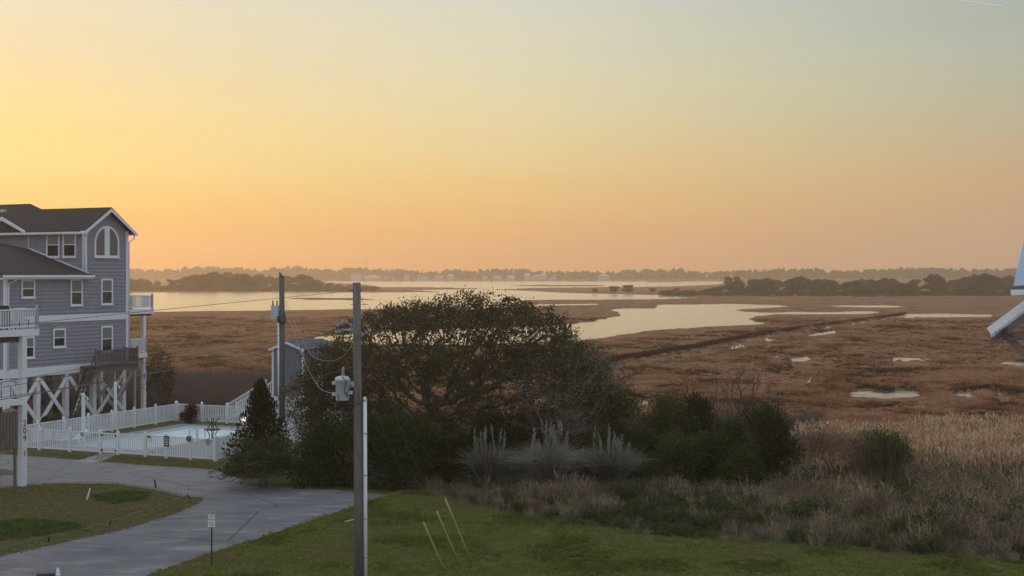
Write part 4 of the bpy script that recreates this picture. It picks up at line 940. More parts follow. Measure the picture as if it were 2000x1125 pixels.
strip([(1947, 664), (1962, 654), (1962, 664), (1948, 671)], -.01, .009, 'trim_block', M_beam)
strip([(1961, 641), (1968, 641), (1968, 665), (1961, 665)], -.04, .3, 'rafter_end', mat('dark_rafter', (.05, .045, .04), .9))
strip([(1969, 649), (2090, 648), (2090, 665), (1969, 665)], .09, .24, 'beam', M_beam)
strip([(1966, 666), (1984, 666), (2090, 768), (2090, 792)], .12, .22, 'knee_brace', M_beam)
for px in (1979, 1983): MB().lathe(nq(px, 655 + (px - 1979)) + Vector((0, .088, 0)), [(.008, -.006), (.008, .006)], 8).build('bolt', M_dark, nb)
for px in (1936, 1943): MB().lathe(nq(px + 8, 650 - (px - 1936) * .5) + Vector((0, -.03, 0)), [(.007, -.006), (.008, .006)], 8).build('bolt', M_dark, nb)
strip([(1974, 566), (2090, 563), (2090, 574), (1975, 577), (1974, 572)], .5, .62, 'gutter', M_white)
strip([(1978, 560), (2090, 557), (2090, 566), (1978, 566)], .55, 1.6, 'fascia', M_beam)
u0 = nq(1979, 557) + Vector((0, .6, 0)); u1 = nq(2090, 553) + Vector((0, .6, 0)); u2 = nq(2120, 20) + Vector((0, 2.4, 0)); u3 = nq(2008, 430) + Vector((0, 1.5, 0))
MB().slab([nq(1979, 558, .56), nq(2120, 554, .56), nq(2140, 400, 2.6), nq(2016, 402, 2.6)], .03).build('upper_roof', M_met, nb)
MB().bx(2.4, 4.2, .3, 3.0, 0, EYE - .12).build('porch_wall', M_siding, nb)

# ================================================================== VEGETATION
def unit(a): return a / np.maximum(np.linalg.norm(a, axis=-1, keepdims=True), 1e-9)
def leaf_mesh(name, pos, size, r_, aspect=.5, bias=None, spread=1.0):
    """one small rhombus per leaf spray"""
    n = len(pos); a = r_.normal(size=(n, 3))
    if bias is not None: a = a * spread + bias
    a = unit(a); b = unit(np.cross(a, r_.normal(size=(n, 3)))); s = np.asarray(size).reshape(-1, 1) * np.ones((n, 1))
    V = np.stack([pos - a * s, pos + b * s * aspect, pos + a * s, pos - b * s * aspect], 1).reshape(-1, 3)
    return arr_mesh(name, V, np.arange(4 * n).reshape(n, 4))
def blade_arr(base, head, length, width, bend, r_):
    """arching grass blades: five points each, three triangles"""
    n = len(base); head = unit(head); hz = head.copy(); hz[:, 2] = 0; hz = unit(hz + 1e-6); L = np.asarray(length).reshape(-1, 1) * np.ones((n, 1)); Wd = np.asarray(width).reshape(-1, 1) * np.ones((n, 1)); bd = np.asarray(bend).reshape(-1, 1) * np.ones((n, 1))
    side = unit(np.cross(head, r_.normal(size=(n, 3))))
    mid = base + head * L * .55; tip = base + head * L * .9 + hz * L * bd * .5 - np.array([0, 0, 1]) * L * bd * .45
    V = np.stack([base - side * Wd * .5, base + side * Wd * .5, mid - side * Wd * .42, mid + side * Wd * .42, tip], 1).reshape(-1, 3)
    i = np.arange(n)[:, None] * 5; T = np.concatenate([i + [0, 1, 3], i + [0, 3, 2], i + [2, 3, 4]], 0); return V, T
def join_arr(parts):
    Vs, Ts, o = [], [], 0
    for V, T in parts: Vs.append(V); Ts.append(T + o); o += len(V)
    return np.concatenate(Vs), np.concatenate(Ts)
def colonize(attr, trunk, step=.3, di=2.5, dk=.5, iters=120, jit=.25, r_=None, grav=0.0):
    nodes = [np.array(p, float) for p in trunk]; par = [-1] + list(range(len(trunk) - 1))
    A = np.array(attr); NP = np.array(nodes)
    D = np.linalg.norm(A[:, None] - NP[None], axis=2); near = D.argmin(1); nd = D.min(1); seen = {}
    for it in range(iters):
        act = nd < (di if it > 12 else 99)
        if not act.any(): break
        idx = near[act]; NPa = np.array(nodes); dirs = unit(A[act] - NPa[idx]); acc = np.zeros((len(nodes), 3)); np.add.at(acc, idx, dirs)
        grow = np.unique(idx); new = []
        for g in grow:
            cnt = seen.get(g, 0)
            if cnt >= 4: continue
            seen[g] = cnt + 1
            d = acc[g]; d = d / (np.linalg.norm(d) + 1e-9) + r_.normal(size=3) * jit; d[2] -= grav; d /= np.linalg.norm(d); new.append((g, NPa[g] + d * step))
        if not new: break
        k0 = len(nodes)
        for g, p_ in new: nodes.append(p_); par.append(int(g))
        Q = np.array([p_ for _, p_ in new]); D = np.linalg.norm(A[:, None] - Q[None], axis=2); m_ = D.min(1); j = D.argmin(1)
        better = m_ < nd; near[better] = j[better] + k0; nd = np.minimum(nd, m_)
        keep = nd > dk; A = A[keep]; near = near[keep]; nd = nd[keep]
        if len(A) == 0: break
    return np.array(nodes), np.array(par)
def branch_radii(nodes, par, tip=.012, e=2.3, rmax=.4):
    n = len(nodes); r_ = np.zeros(n); kids = [[] for _ in range(n)]
    for i in range(n - 1, 0, -1): kids[par[i]].append(i)
    for i in range(n - 1, -1, -1):
        r_[i] = tip if not kids[i] else min(rmax, sum(r_[k] ** e for k in kids[i]) ** (1 / e))
    return r_, kids
def branches_mesh(nodes, par, rad, kids, name, m, parent, rmin=0):
    mb_ = MB(); done = set(); stack = [0]
    while stack:
        s0 = stack.pop(); chain = [s0] if par[s0] < 0 else [par[s0], s0]; cur = s0
        while kids[cur]:
            ks = sorted(kids[cur], key=lambda k: -rad[k]); stack += ks[1:]; cur = ks[0]; chain.append(cur)
        rr_ = [rad[c] for c in chain]
        if par[s0] >= 0: rr_[0] = min(rad[chain[0]], rad[s0] * 1.15)
        if max(rr_) < rmin: continue
        mb_.tube([nodes[c] for c in chain], rr_, 7 if rr_[0] > .12 else (5 if rr_[0] > .04 else 3), cap=False)
    return mb_.build(name, m, parent, True)
M_bark = mat('oak_bark', (.075, .062, .055), .95, .35, 6, .5, 20, col2=(.13, .112, .10))
M_greybark = mat('pale_grey_bark', (.20, .18, .163), .95, .25, 6, .4, 20)
M_twig = mat('brown_twigs', (.11, .085, .075), .95, .3, 5)
F_oak = fol('oak_leaves', [(.028, .029, .014), (.052, .050, .022), (.078, .072, .032), (.108, .086, .042)], .35, .5)
F_dark = fol('dark_evergreen', [(.020, .028, .011), (.050, .064, .024), (.105, .114, .046)], .25, .8)
F_ced = fol('cedar_needles', [(.020, .023, .011), (.044, .047, .020), (.078, .074, .032)], .2, .9)
F_olive = fol('olive_leaves', [(.028, .030, .012), (.050, .054, .018), (.080, .080, .026)], .3, .9)
F_lime = fol('yellow_green_leaves', [(.040, .046, .016), (.085, .090, .028), (.14, .14, .05)], .35, .9)
F_palm = fol('palm_fronds', [(.055, .068, .038), (.105, .118, .066), (.19, .185, .12)], .25, 1.2)
F_pamp = fol('pampas_blades', [(.18, .16, .12), (.36, .32, .25), (.54, .485, .39)], .45, .8)
F_plume = fol('pampas_plumes', [(.26, .23, .19), (.44, .395, .335)], .4, 1.5)
F_dry = fol('dry_weeds', [(.095, .070, .047), (.24, .178, .118), (.52, .40, .28)], .3, .5)
F_green = fol('green_weeds', [(.045, .062, .024), (.085, .105, .042), (.14, .15, .07)], .3, .5)
F_reed = fol('dry_reeds', [(.21, .125, .07), (.46, .30, .18), (.76, .56, .38)], .35, .4)
F_rust = fol('rusty_seedheads', [(.13, .08, .055), (.26, .17, .115), (.36, .25, .18)], .3, .8)
F_marsh = fol('marsh_blades', [(.10, .055, .034), (.20, .105, .06), (.28, .155, .09)], .35, .03)
F_lawn = fol('lawn_blades', [(.125, .150, .038), (.19, .218, .050), (.26, .265, .088)], .3, .25)

# live oak -----------------------------------------------------------------
ro = np.random.default_rng(11)
OB = gp(838, 912); OD = OB.y; OS = FPX / OD
oak = thing('live_oak_tree', 'broad live oak with twisted limbs behind the dark pole', 'tree', OB)
def ol(px, py, dy=0): v = vp(px, py, OD) - OB; return np.array([v.x, dy, v.z])
topx = [585, 640, 700, 760, 830, 880, 930, 1000, 1040, 1090, 1130, 1180, 1215]
topy = [715, 655, 616, 594, 580, 572, 575, 580, 586, 606, 650, 705, 760]
att = []
while len(att) < 3000:
    px = ro.uniform(590, 1210); dy = ro.uniform(-1, 1)
    ty = np.interp(px, topx, topy); shrink = math.sqrt(max(0, 1 - dy * dy))
    depth_half = 5.5 * math.sqrt(max(.05, 1 - ((px - 900) / 330) ** 2))
    ytop = ty + (1 - shrink) * 90
    thick = 130 if px < 1080 else 110
    u = ro.random() ** 1.35
    py = ytop + u * thick
    if 634 < py < 672 and ro.random() < .62 * float(vnoise(px * .03, py * .04, 5) > .34): continue            # the open layer the creek shows through
    att.append(ol(px, py, dy * depth_half))
for k in range(1100):      # lower skirts of foliage
    px, py = ((ro.uniform(600, 780), ro.uniform(680, 830)) if k % 2 else (ro.uniform(780, 1120), ro.uniform(690, 840)))
    att.append(ol(px, py, ro.uniform(-4.5, 3)))
trunk = [np.array([0, 0, -.1]), np.array([-.05, 0, .6]), np.array([-.1, .1, 1.2]), np.array([-.15, .1, 1.9]), np.array([.0, .1, 2.5])]
nd, pr_ = colonize(att, trunk, .34, 2.6, .42, 150, .34, ro, .02)
rd_, kd = branch_radii(nd, pr_, .017, 2.12, .46)
branches_mesh(nd, pr_, rd_, kd, 'trunk', M_bark, oak)
tips = nd[rd_ < .030]; tips = tips[(vnoise(tips[:, 0] * 1.1, tips[:, 2] * 1.6 + tips[:, 1] * .8, 14) > .25) | (ro.random(len(tips)) < .35)]
cl = tips[ro.integers(0, len(tips), 68000)] + ro.normal(size=(68000, 3)) * np.array([.21, .21, .13])
link('crown', leaf_mesh('crown', cl, ro.uniform(.035, .10, len(cl)), ro, .5), F_oak, oak)

def bare_tree(label, base, W_, Ht, n, seed, m, trunkh=.8, step=.22, tip=.008, fan=.55, lean=(0, 0), name='bare_tree', nleaf=0, fmat=None, rmax=.2, kill=.26, shape=1.0):
    r_ = np.random.default_rng(seed); o = thing(name, label, 'tree', base)
    a = []
    while len(a) < n:
        p_ = r_.uniform(-1, 1, 3)
        if p_[0] ** 2 + p_[1] ** 2 + p_[2] ** 2 > 1: continue
        h = (p_[2] + 1) / 2; wz = (fan + (1 - fan) * math.sin(min(1, h * shape) * math.pi * .8))
        a.append((p_[0] * W_ * wz + lean[0] * h, p_[1] * W_ * .8 * wz + lean[1] * h, trunkh + h * (Ht - trunkh)))
    tk_ = [(0, 0, -.05), (0, 0, trunkh * .35), (lean[0] * .1, 0, trunkh * .7), (lean[0] * .15, 0, trunkh)]
    nd_, pa_ = colonize(a, tk_, step, 2.2, kill, 90, .22, r_, -.04)
    ra_, kd_ = branch_radii(nd_, pa_, tip, 2.2, rmax); branches_mesh(nd_, pa_, ra_, kd_, 'trunk', m, o)
    tp = nd_[ra_ < tip * 1.6]
    # fine twigs at the ends
    k = len(tp) * 3; b_ = tp[r_.integers(0, len(tp), k)]; h_ = unit(r_.normal(size=(k, 3)) + np.array([0, 0, .9]) + unit(b_ - np.array([0, 0, trunkh])) * .9)
    V, T = blade_arr(b_, h_, r_.uniform(.2, .55, k), .014, .05, r_); link('twigs', arr_mesh('twigs', V, T), m, o)
    if nleaf:
        c_ = tp[r_.integers(0, len(tp), nleaf)] + r_.normal(size=(nleaf, 3)) * .14
        link('crown', leaf_mesh('crown', c_, r_.uniform(.035, .08, nleaf), r_, .5), fmat, o)
    return o
bare_tree('pale leafless tree with bare spreading branches right of the oak', gp(1098, 925), 3.0, 6.9, 620, 5, M_greybark, 1.3, lean=(.3, 0), tip=.013, rmax=.17)
bare_tree('small leafless tree rising from the evergreen shrubs', gp(1446, 912), 2.3, 5.2, 600, 6, M_twig, 1.0, fan=.5, lean=(.1, 0), tip=.013)
bare_tree('twiggy brown tree hidden behind the right of the oak crown', gp(1150, 890), 2.6, 6.3, 800, 16, M_twig, 1.0, nleaf=1500, fmat=F_oak)
bare_tree('grey twiggy small tree between the slim pole and the oak', gp(632, 905), 2.7, 5.2, 850, 9, M_greybark, .7, nleaf=5200, fmat=F_oak, tip=.011)

def shrub(name, label, base, W_, Ht, n, fm, seed, size=.07, lumps=9, depth=.8, cone=0.0, group=None, cat='shrub', stem=True, bias=None, dens=1.0, flat=0.0):
    r_ = np.random.default_rng(seed); o = thing(name, label, cat, base, 0, group)
    C_, S_ = [], []
    for k in range(lumps):
        h = r_.uniform(.10, .86) if k > 2 else (.2, .45, .7)[k]; rad = (1 - cone * h) * W_ * (1 if cone else math.sqrt(max(.15, 1 - (h - .35) ** 2 * 1.8)))
        a = r_.uniform(0, 6.283); q = r_.uniform(.2, .85) if k > 2 else .1; C_.append((math.cos(a) * rad * q, math.sin(a) * rad * q * depth, h * Ht)); S_.append(W_ * (r_.uniform(.30, .50) if k > 2 else .6) * (1 - .55 * cone * h))
    C_ = np.array(C_); S_ = np.array(S_); k = r_.integers(0, lumps, n); u = unit(r_.normal(size=(n, 3))) * (r_.random((n, 1)) ** .42)
    p_ = C_[k] + u * S_[k][:, None] * np.array([1, .9, .95 if not cone else 1.1]) + r_.normal(size=(n, 3)) * .05 * W_
    if cone:
        h_ = r_.random(n) ** 1.25 * .98; an_ = r_.uniform(0, 6.283, n); rg = .18 + 1.05 * vnoise(an_ * 2.2 + 7, h_ * 8, seed) + .5 * vnoise(an_ * 5, h_ * 18, seed + 1)
        rr_ = W_ * 1.02 * np.clip(1.03 - h_ ** (1.6 - .8 * cone), 0, 1) ** (.9 if cone > .6 else .65) * np.minimum(1.25, rg) * np.sqrt(r_.random(n)); p_ = np.stack([np.cos(an_) * rr_, np.sin(an_) * rr_ * depth, (.03 + h_) * Ht], 1) + r_.normal(size=(n, 3)) * .05
    p_ = p_[(p_[:, 2] > .02) & (p_[:, 2] < Ht * 1.04)]
    # ragged shoots past the outline
    if cone:
        r2 = 0 * p_[:, 0]; lim = W_ * 1.15 * (1.02 - .97 * (p_[:, 2] / Ht) ** 1.4) * (1 + .3 * (vnoise(np.arctan2(p_[:, 1], p_[:, 0]) * 3, p_[:, 2] * 2.2, seed) - .5)); p_ = p_[r2 < lim]
    bs = unit(p_ - np.array([0, 0, Ht * .25])) * 1.2 + (np.array(bias) if bias is not None else 0)
    cr = link('foliage', leaf_mesh('foliage', p_, r_.uniform(size * .6, size * 1.4, len(p_)), r_, .42, bs, .8), fm, o)
    ms = MB()
    for c_ in C_[:8]:
        ms.tube([(0, 0, -.05), (c_[0] * .3, c_[1] * .3, c_[2] * .4), (c_[0] * .9, c_[1] * .9, c_[2])], [.05, .035, .012], 5, False)
    ms.build('stem', M_twig, o, True); return o
def sh_(label, px, py, wpx, toppy, n, fm, seed, **k):
    b = gp(px, py); s_ = FPX / b.y; return shrub(k.pop('name', 'evergreen_shrub'), label, b, wpx / 2 / s_, EYE - (toppy - HZN) / s_, n, fm, seed, **k)
sh_('dark bushy shrub between the palm and the dark pole', 640, 948, 150, 806, 8000, F_dark, 21, lumps=12)
sh_('dense dark shrub directly behind the dark pole', 722, 953, 150, 792, 8000, F_dark, 22, lumps=12)
sh_('dense dark shrub just right of the dark pole', 800, 952, 150, 800, 8000, F_dark, 23, lumps=12)
sh_('dark olive shrub left of the leftmost pampas clump', 880, 945, 150, 825, 7000, F_olive, 24, lumps=11)
sh_('very dark shrub behind the leftmost pampas clump', 975, 925, 170, 800, 7000, F_dark, 25, lumps=11)
sh_('low dark shrub between the oak trunk and the bare tree', 1050, 905, 140, 800, 5000, F_dark, 26)
sh_('dark shrub filling the gap left of the yellow-green shrub', 1245, 940, 130, 838, 5500, F_dark, 41, lumps=11)
sh_('dark shrub in front of the pointed evergreen', 1330, 950, 150, 848, 6500, F_dark, 42, lumps=12)
sh_('dark shrub below the small leafless tree', 1425, 928, 120, 815, 6000, F_dark, 43, lumps=11)
sh_('dark green shrub behind the rightmost pampas clump', 1205, 928, 165, 748, 10000, F_dark, 27, lumps=13)
sh_('dark brown shrub behind the middle pampas clump', 1130, 925, 120, 850, 4500, F_dark, 28)
sh_('yellow-green shrub right of the pampas clumps', 1290, 925, 150, 764, 8500, F_lime, 29, lumps=14, bias=(0, 0, 1.0))
sh_('narrow pointed evergreen beside the yellow-green shrub', 1362, 922, 110, 760, 7000, F_ced, 30, lumps=16, bias=(0, 0, 1.4), name='evergreen_tree', cat='tree', size=.085)
sh_('dark spreading shrub below the pointed evergreen', 1385, 945, 150, 845, 6000, F_dark, 31)
sh_('rounded olive shrub at the foot of the right cedar', 1455, 962, 110, 868, 6000, F_olive, 32)
sh_('dark bushy cedar at the right end of the evergreen shrubs', 1505, 948, 150, 784, 12000, F_ced, 33, lumps=22, bias=(0, 0, .8), name='cedar_tree', cat='tree')
sh_('tall pyramidal dark cedar at the corner of the pool fence', 510, 926, 150, 746, 9500, F_ced, 34, cone=.72, lumps=22, bias=(0, 0, 1.2), name='cedar_tree', cat='tree', size=.085)
bare_tree('brown leafy small tree beside the far corner of the house', gp(312, 822), 1.15, 5.0, 500, 35, M_twig, .5, nleaf=3000, fmat=F_oak, name='small_tree')
sh_('wine-red twiggy shrub at the far corner of the pool fence', 372, 826, 50, 790, 1800, fol('wine_leaves', [(.05, .02, .02), (.09, .045, .04)], .2), 36, lumps=6)
sh_('small clipped yellow shrub at the foot of the house pilings', 88, 842, 30, 812, 1800, F_lime, 37, lumps=5)
bb_ = thing('broom_bush', 'tall broom-like bush with green crown above the weeds at right', 'shrub', gp(1718, 958)); bs_ = FPX / gp(1718, 958).y; BW, BH = 60 / bs_, EYE - (834 - HZN) / bs_
rq = np.random.default_rng(38); n = 1500; a_ = rq.uniform(0, 6.283, n); q_ = np.sqrt(rq.random(n)); b_ = np.stack([np.cos(a_) * q_ * BW * .75, np.sin(a_) * q_ * BW * .6, 0 * a_], 1); h_ = np.stack([np.cos(a_) * q_ * .22, np.sin(a_) * q_ * .2, np.ones(n)], 1) + rq.normal(size=(n, 3)) * .05; L_ = BH * (1.05 - .28 * q_ ** 2.5) * rq.uniform(.8, 1.08, n)
V, T = blade_arr(b_, h_, L_, .03, .04, rq); link('stem', arr_mesh('stem', V, T), fol('broom_stems', [(.10, .075, .045), (.18, .14, .085), (.27, .21, .14)], .3, .8), bb_)
n = 4200; k = rq.integers(0, 1500, n); f_ = rq.uniform(.62, 1.0, n) ** .8; c_ = b_[k] + unit(h_[k]) * (L_[k] * f_)[:, None] * .93 + rq.normal(size=(n, 3)) * .05; c_ = c_[(c_[:, 0] > -BW * .55) | (rq.random(n) < .35)]
link('foliage', leaf_mesh('foliage', c_, rq.uniform(.04, .09, len(c_)), rq, .35, np.array([[0, 0, 2.0]]), .8), F_lime, bb_)
sh_('reddish brown bush left of the broom-like bush', 1602, 930, 130, 820, 4200, F_rust, 39, lumps=12, bias=(0, 0, 1.6), name='brown_bush')
sh_('small green bush standing in the reeds at the right edge', 1980, 900, 60, 846, 1800, F_olive, 40, lumps=6)
# palm under the cedar
rp = np.random.default_rng(3)
palm = thing('needle_palm', 'low dark palm with drooping fronds in front of the tall cedar', 'palm', gp(513, 951))
pv_ = []
for k in range(120):
    a = rp.uniform(0, 6.283); e_ = rp.uniform(.05, 1.35); L = rp.uniform(.9, 1.75); hd = np.array([math.cos(a) * math.cos(e_), math.sin(a) * math.cos(e_), math.sin(e_)])
    tip = np.array([0, 0, .55]) + hd * L; n = 20
    b_ = np.repeat(tip[None], n, 0); s1 = unit(np.cross(hd, [0, 0, 1.0])); fa = np.linspace(-1.2, 1.2, n)[:, None]
    h_ = hd * np.cos(fa) + s1 * np.sin(fa) + rp.normal(size=(n, 3)) * .08
    pv_.append(blade_arr(b_, h_, rp.uniform(.45, .7, n), .035, rp.uniform(.3, .8, n), rp)); pv_.append(blade_arr(np.array([[0, 0, .5]]), hd[None], L * 1.1, .03, .05, rp))
V, T = join_arr(pv_); link('fronds', arr_mesh('fronds', V, T), F_palm, palm); MB().lathe((0, 0, -.05), [(.2, 0), (.22, .3), (.14, .65)], 9).build('trunk', M_bark, palm, True)
# pampas clumps
def pampas(label, px, py, wpx, toppy, seed, nb=1500, npl=16):
    r_ = np.random.default_rng(seed); b = gp(px, py); s_ = FPX / b.y; W_ = wpx / 2 / s_; Ht = EYE - (toppy - HZN) / s_
    o = thing('pampas_grass', label, 'grass clump', b, 0, 'pampas clumps before the shrubs')
    a = r_.uniform(0, 6.283, nb); q = np.sqrt(r_.random(nb)) * .35 * W_; base = np.stack([np.cos(a) * q, np.sin(a) * q, np.zeros(nb)], 1)
    e_ = r_.uniform(.95, 1.56, nb); a2 = a + r_.normal(size=nb) * .4; hd = np.stack([np.cos(a2) * np.cos(e_), np.sin(a2) * np.cos(e_), np.sin(e_)], 1)
    V, T = blade_arr(base, hd, r_.uniform(.7, 1.15, nb) * Ht * .92, .034, r_.uniform(.2, .75, nb), r_); link('blades', arr_mesh('blades', V, T), F_pamp, o)
    for k in range(npl):
        x = r_.normal() * W_ * .36; y = r_.normal() * W_ * .3; h = Ht * r_.uniform(.62, 1.06); lx_ = x * 1.04 + r_.normal() * .06
        MB().tube([(x * .5, y * .5, .1), (x * .9, y * .9, h - .5), (lx_, y, h)], [.012, .01, .006], 4, False).build('stalk', F_pamp, o)
        n = 46; t_ = r_.random(n); ax_ = np.array([x, y, h - .62]) + t_[:, None] * np.array([lx_ - x, 0, .66]); rr_ = .05 * np.sin(np.pi * np.clip(t_ * .9 + .08, 0, 1))
        aa = r_.uniform(0, 6.283, n); ps = ax_ + np.stack([np.cos(aa) * rr_, np.sin(aa) * rr_, 0 * aa], 1)
        link('plume', leaf_mesh('plume', ps, r_.uniform(.05, .1, n), r_, .28, np.array([[0, 0, 3.0]]), .8), F_plume, o)
    return o
pampas('pale pampas grass clump, leftmost of three', 955, 948, 92, 838, 51, npl=22); pampas('tall pampas grass clump below the bare tree, middle of three', 1073, 952, 90, 826, 52, npl=30); pampas('widest pampas grass clump, rightmost of three', 1194, 952, 104, 838, 53, npl=22)

# scattered stuff: instances on points ------------------------------------------------
def scatter(name, label, cat, pts, protos, scl, seed, kind='stuff', tilt=.12, pick=None):
    r_ = np.random.default_rng(seed); n = len(pts); me = bpy.data.meshes.new(name); me.vertices.add(n); me.vertices.foreach_set('co', np.asarray(pts, np.float32).ravel())
    rot = np.stack([r_.normal(size=n) * tilt, r_.normal(size=n) * tilt, r_.uniform(0, 6.283, n)], 1)
    at = me.attributes.new('rot', 'FLOAT_VECTOR', 'POINT'); at.data.foreach_set('vector', rot.astype(np.float32).ravel())
    at = me.attributes.new('scl', 'FLOAT', 'POINT'); at.data.foreach_set('value', np.asarray(scl, np.float32) * np.ones(n, np.float32))
    at = me.attributes.new('pick', 'INT', 'POINT'); at.data.foreach_set('value', (r_.integers(0, len(protos), n) if pick is None else np.clip(pick, 0, len(protos) - 1)).astype(np.int32))
    ng = bpy.data.node_groups.new(name, 'GeometryNodeTree'); ng.interface.new_socket('Geometry', in_out='INPUT', socket_type='NodeSocketGeometry'); ng.interface.new_socket('Geometry', in_out='OUTPUT', socket_type='NodeSocketGeometry')
    gi = ng.nodes.new('NodeGroupInput'); go = ng.nodes.new('NodeGroupOutput'); jn = ng.nodes.new('GeometryNodeJoinGeometry')
    def attr(nm, ty):
        q = ng.nodes.new('GeometryNodeInputNamedAttribute'); q.data_type = ty; q.inputs[0].default_value = nm; return q.outputs[0]
    ar, as_, ak = attr('rot', 'FLOAT_VECTOR'), attr('scl', 'FLOAT'), attr('pick', 'INT')
    for k, po_ in enumerate(protos):
        ip = ng.nodes.new('GeometryNodeInstanceOnPoints'); ob = ng.nodes.new('GeometryNodeObjectInfo'); ob.inputs[0].default_value = po_; ob.inputs['As Instance'].default_value = True
        cm = ng.nodes.new('FunctionNodeCompare'); cm.data_type = 'INT'; cm.operation = 'EQUAL'; ng.links.new(ak, cm.inputs[2]); cm.inputs[3].default_value = k
        er = ng.nodes.new('FunctionNodeEulerToRotation'); ng.links.new(ar, er.inputs[0])
        ng.links.new(gi.outputs[0], ip.inputs['Points']); ng.links.new(cm.outputs[0], ip.inputs['Selection']); ng.links.new(ob.outputs['Geometry'], ip.inputs['Instance'])
        ng.links.new(er.outputs[0], ip.inputs['Rotation']); ng.links.new(as_, ip.inputs['Scale']); ng.links.new(ip.outputs[0], jn.inputs[0])
    ng.links.new(jn.outputs[0], go.inputs[0]); o = link(name, me, None); md = o.modifiers.new('scatter', 'NODES'); md.node_group = ng
    return tag(o, label, cat, None, kind)
def proto(name, parts, m):
    V, T = join_arr(parts); me = arr_mesh(name, V, T); me.materials.append(m); return bpy.data.objects.new(name, me)
def tuft(name, n, rad, L, Wd, bend, up, m, seed):
    r_ = np.random.default_rng(seed); a = r_.uniform(0, 6.283, n); q = np.sqrt(r_.random(n)) * rad
    hd = np.stack([np.cos(a) * .6, np.sin(a) * .6, np.full(n, up)], 1) + r_.normal(size=(n, 3)) * .25; hd[:, 2] = abs(hd[:, 2]) + .2
    return proto(name, [blade_arr(np.stack([np.cos(a) * q, np.sin(a) * q, 0 * a], 1), hd, r_.uniform(.55, 1.1, n) * L, Wd, bend, r_)], m)
def stems(name, n, rad, L, m, seed, heads=10, hs=.03, up=2.2):
    r_ = np.random.default_rng(seed); a = r_.uniform(0, 6.283, n); q = np.sqrt(r_.random(n)) * rad; b = np.stack([np.cos(a) * q, np.sin(a) * q, 0 * a], 1)
    hd = unit(np.stack([np.cos(a) * .5, np.sin(a) * .5, np.full(n, up)], 1) + r_.normal(size=(n, 3)) * .3); Ls = r_.uniform(.5, 1.1, n) * L
    parts = [blade_arr(b, hd, Ls, .022, .06, r_)]
    nt_ = n * 3; k = r_.integers(0, n, nt_); f = r_.uniform(.4, .95, nt_); parts.append(blade_arr(b[k] + hd[k] * (Ls[k] * f)[:, None] * .9, hd[k] + r_.normal(size=(nt_, 3)) * .6, r_.uniform(.1, .35, nt_) * L, .018, .1, r_))
    nh = n * heads; k = r_.integers(0, n, nh); f = r_.uniform(.55, 1.0, nh); c_ = b[k] + hd[k] * (Ls[k] * f)[:, None] * .92 + r_.normal(size=(nh, 3)) * .06 * L
    parts.append(blade_arr(c_, r_.normal(size=(nh, 3)) + np.array([0, 0, .6]), r_.uniform(.6, 1.4, nh) * hs * 2, hs, .1, r_)); return proto(name, parts, m)
# lawn grass over the open lawn, the island and the verges
LAWN_PX = [(757, 966), (690, 988), (600, 1018), (480, 1058), (400, 1083), (320, 1111), (180, 1166), (400, 1300), (2600, 1300), (2600, 1118), (2000, 1092), (1500, 1053), (1250, 1036), (1000, 996), (860, 966), (790, 955)]
ISLE_PX = [(-200, 976), (0, 953), (50, 946), (150, 943), (225, 944), (298, 955), (352, 966), (396, 975), (388, 986), (342, 1006), (242, 1037), (102, 1067), (2, 1090), (-300, 1154)]
VERGE_PX = [(20, 880), (200, 887), (420, 903), (470, 890), (470, 925), (440, 921), (405, 915), (264, 906), (190, 900), (139, 896), (0, 885)]
rs = np.random.default_rng(77)
def pts_in(polys_px, n, seed, box):
    r_ = np.random.default_rng(seed); x = r_.uniform(box[0], box[1], n); y = r_.uniform(box[2], box[3], n); px = 1000 + FPX * x / y; py = HZN + FPX * EYE / y
    m_ = np.zeros(n, bool)
    for pl in polys_px: m_ |= inside(px, py, pl)
    return np.stack([x[m_], y[m_], np.full(m_.sum(), -.02)], 1), px[m_], py[m_]
lt = [tuft('lawn_tuft', 14, .10, .085, .012, .6, 1.0, F_lawn, 60 + k) for k in range(3)]
F_lawn2 = fol('dry_lawn_blades', [(.13, .12, .05), (.20, .165, .085), (.28, .22, .13)], .3, .4)
dt = [tuft('dry_tuft', 12, .10, .08, .012, .6, 1.0, F_lawn2, 70 + k) for k in range(3)]
lt += [tuft('lawn_tuft', 14, .10, .10, .014, .6, 1.0, fol('lawn_blades_dark', [(.10, .125, .033), (.15, .17, .042)], .3, .25), 63), tuft('lawn_tuft', 14, .10, .07, .012, .6, 1.0, fol('lawn_blades_straw', [(.17, .155, .05), (.26, .22, .10)], .3, .25), 64)]
pl, _, _ = pts_in([LAWN_PX], 90000, 1, (-14, 24, 38, 63))
ln_ = fbm(pl[:, 0] * .45, pl[:, 1] * .45, 91, 4) + rs.normal(size=len(pl)) * .05; lp_ = np.where(ln_ < .345, 3, np.where(ln_ > .60, 4, rs.integers(0, 3, len(pl))))
scatter('lawn_grass', 'mown green grass of the open lawn', 'grass', pl, lt, np.clip(rs.lognormal(-.05, .38, len(pl)), .5, 2.4), 1, pick=lp_)
pl, _, _ = pts_in([ISLE_PX, VERGE_PX], 60000, 2, (-34, -12, 44, 82))
scatter('verge_grass', 'dry patchy grass of the road island and the verges', 'grass', pl, dt + lt[:1], rs.uniform(.6, 1.4, len(pl)), 2)
pl, px, py = pts_in([[(180, 968), (230, 960), (292, 962), (285, 976), (230, 984), (190, 978)], [(-100, 1024), (60, 1014), (150, 1022), (165, 1036), (60, 1048), (-100, 1068)]], 40000, 3, (-34, -12, 44, 75))
ct = [tuft('clover_tuft', 26, .16, .16, .022, .4, .9, fol('clover_leaves', [(.045, .085, .020), (.085, .135, .032), (.14, .18, .06)], .3, .6), 80 + k) for k in range(2)]
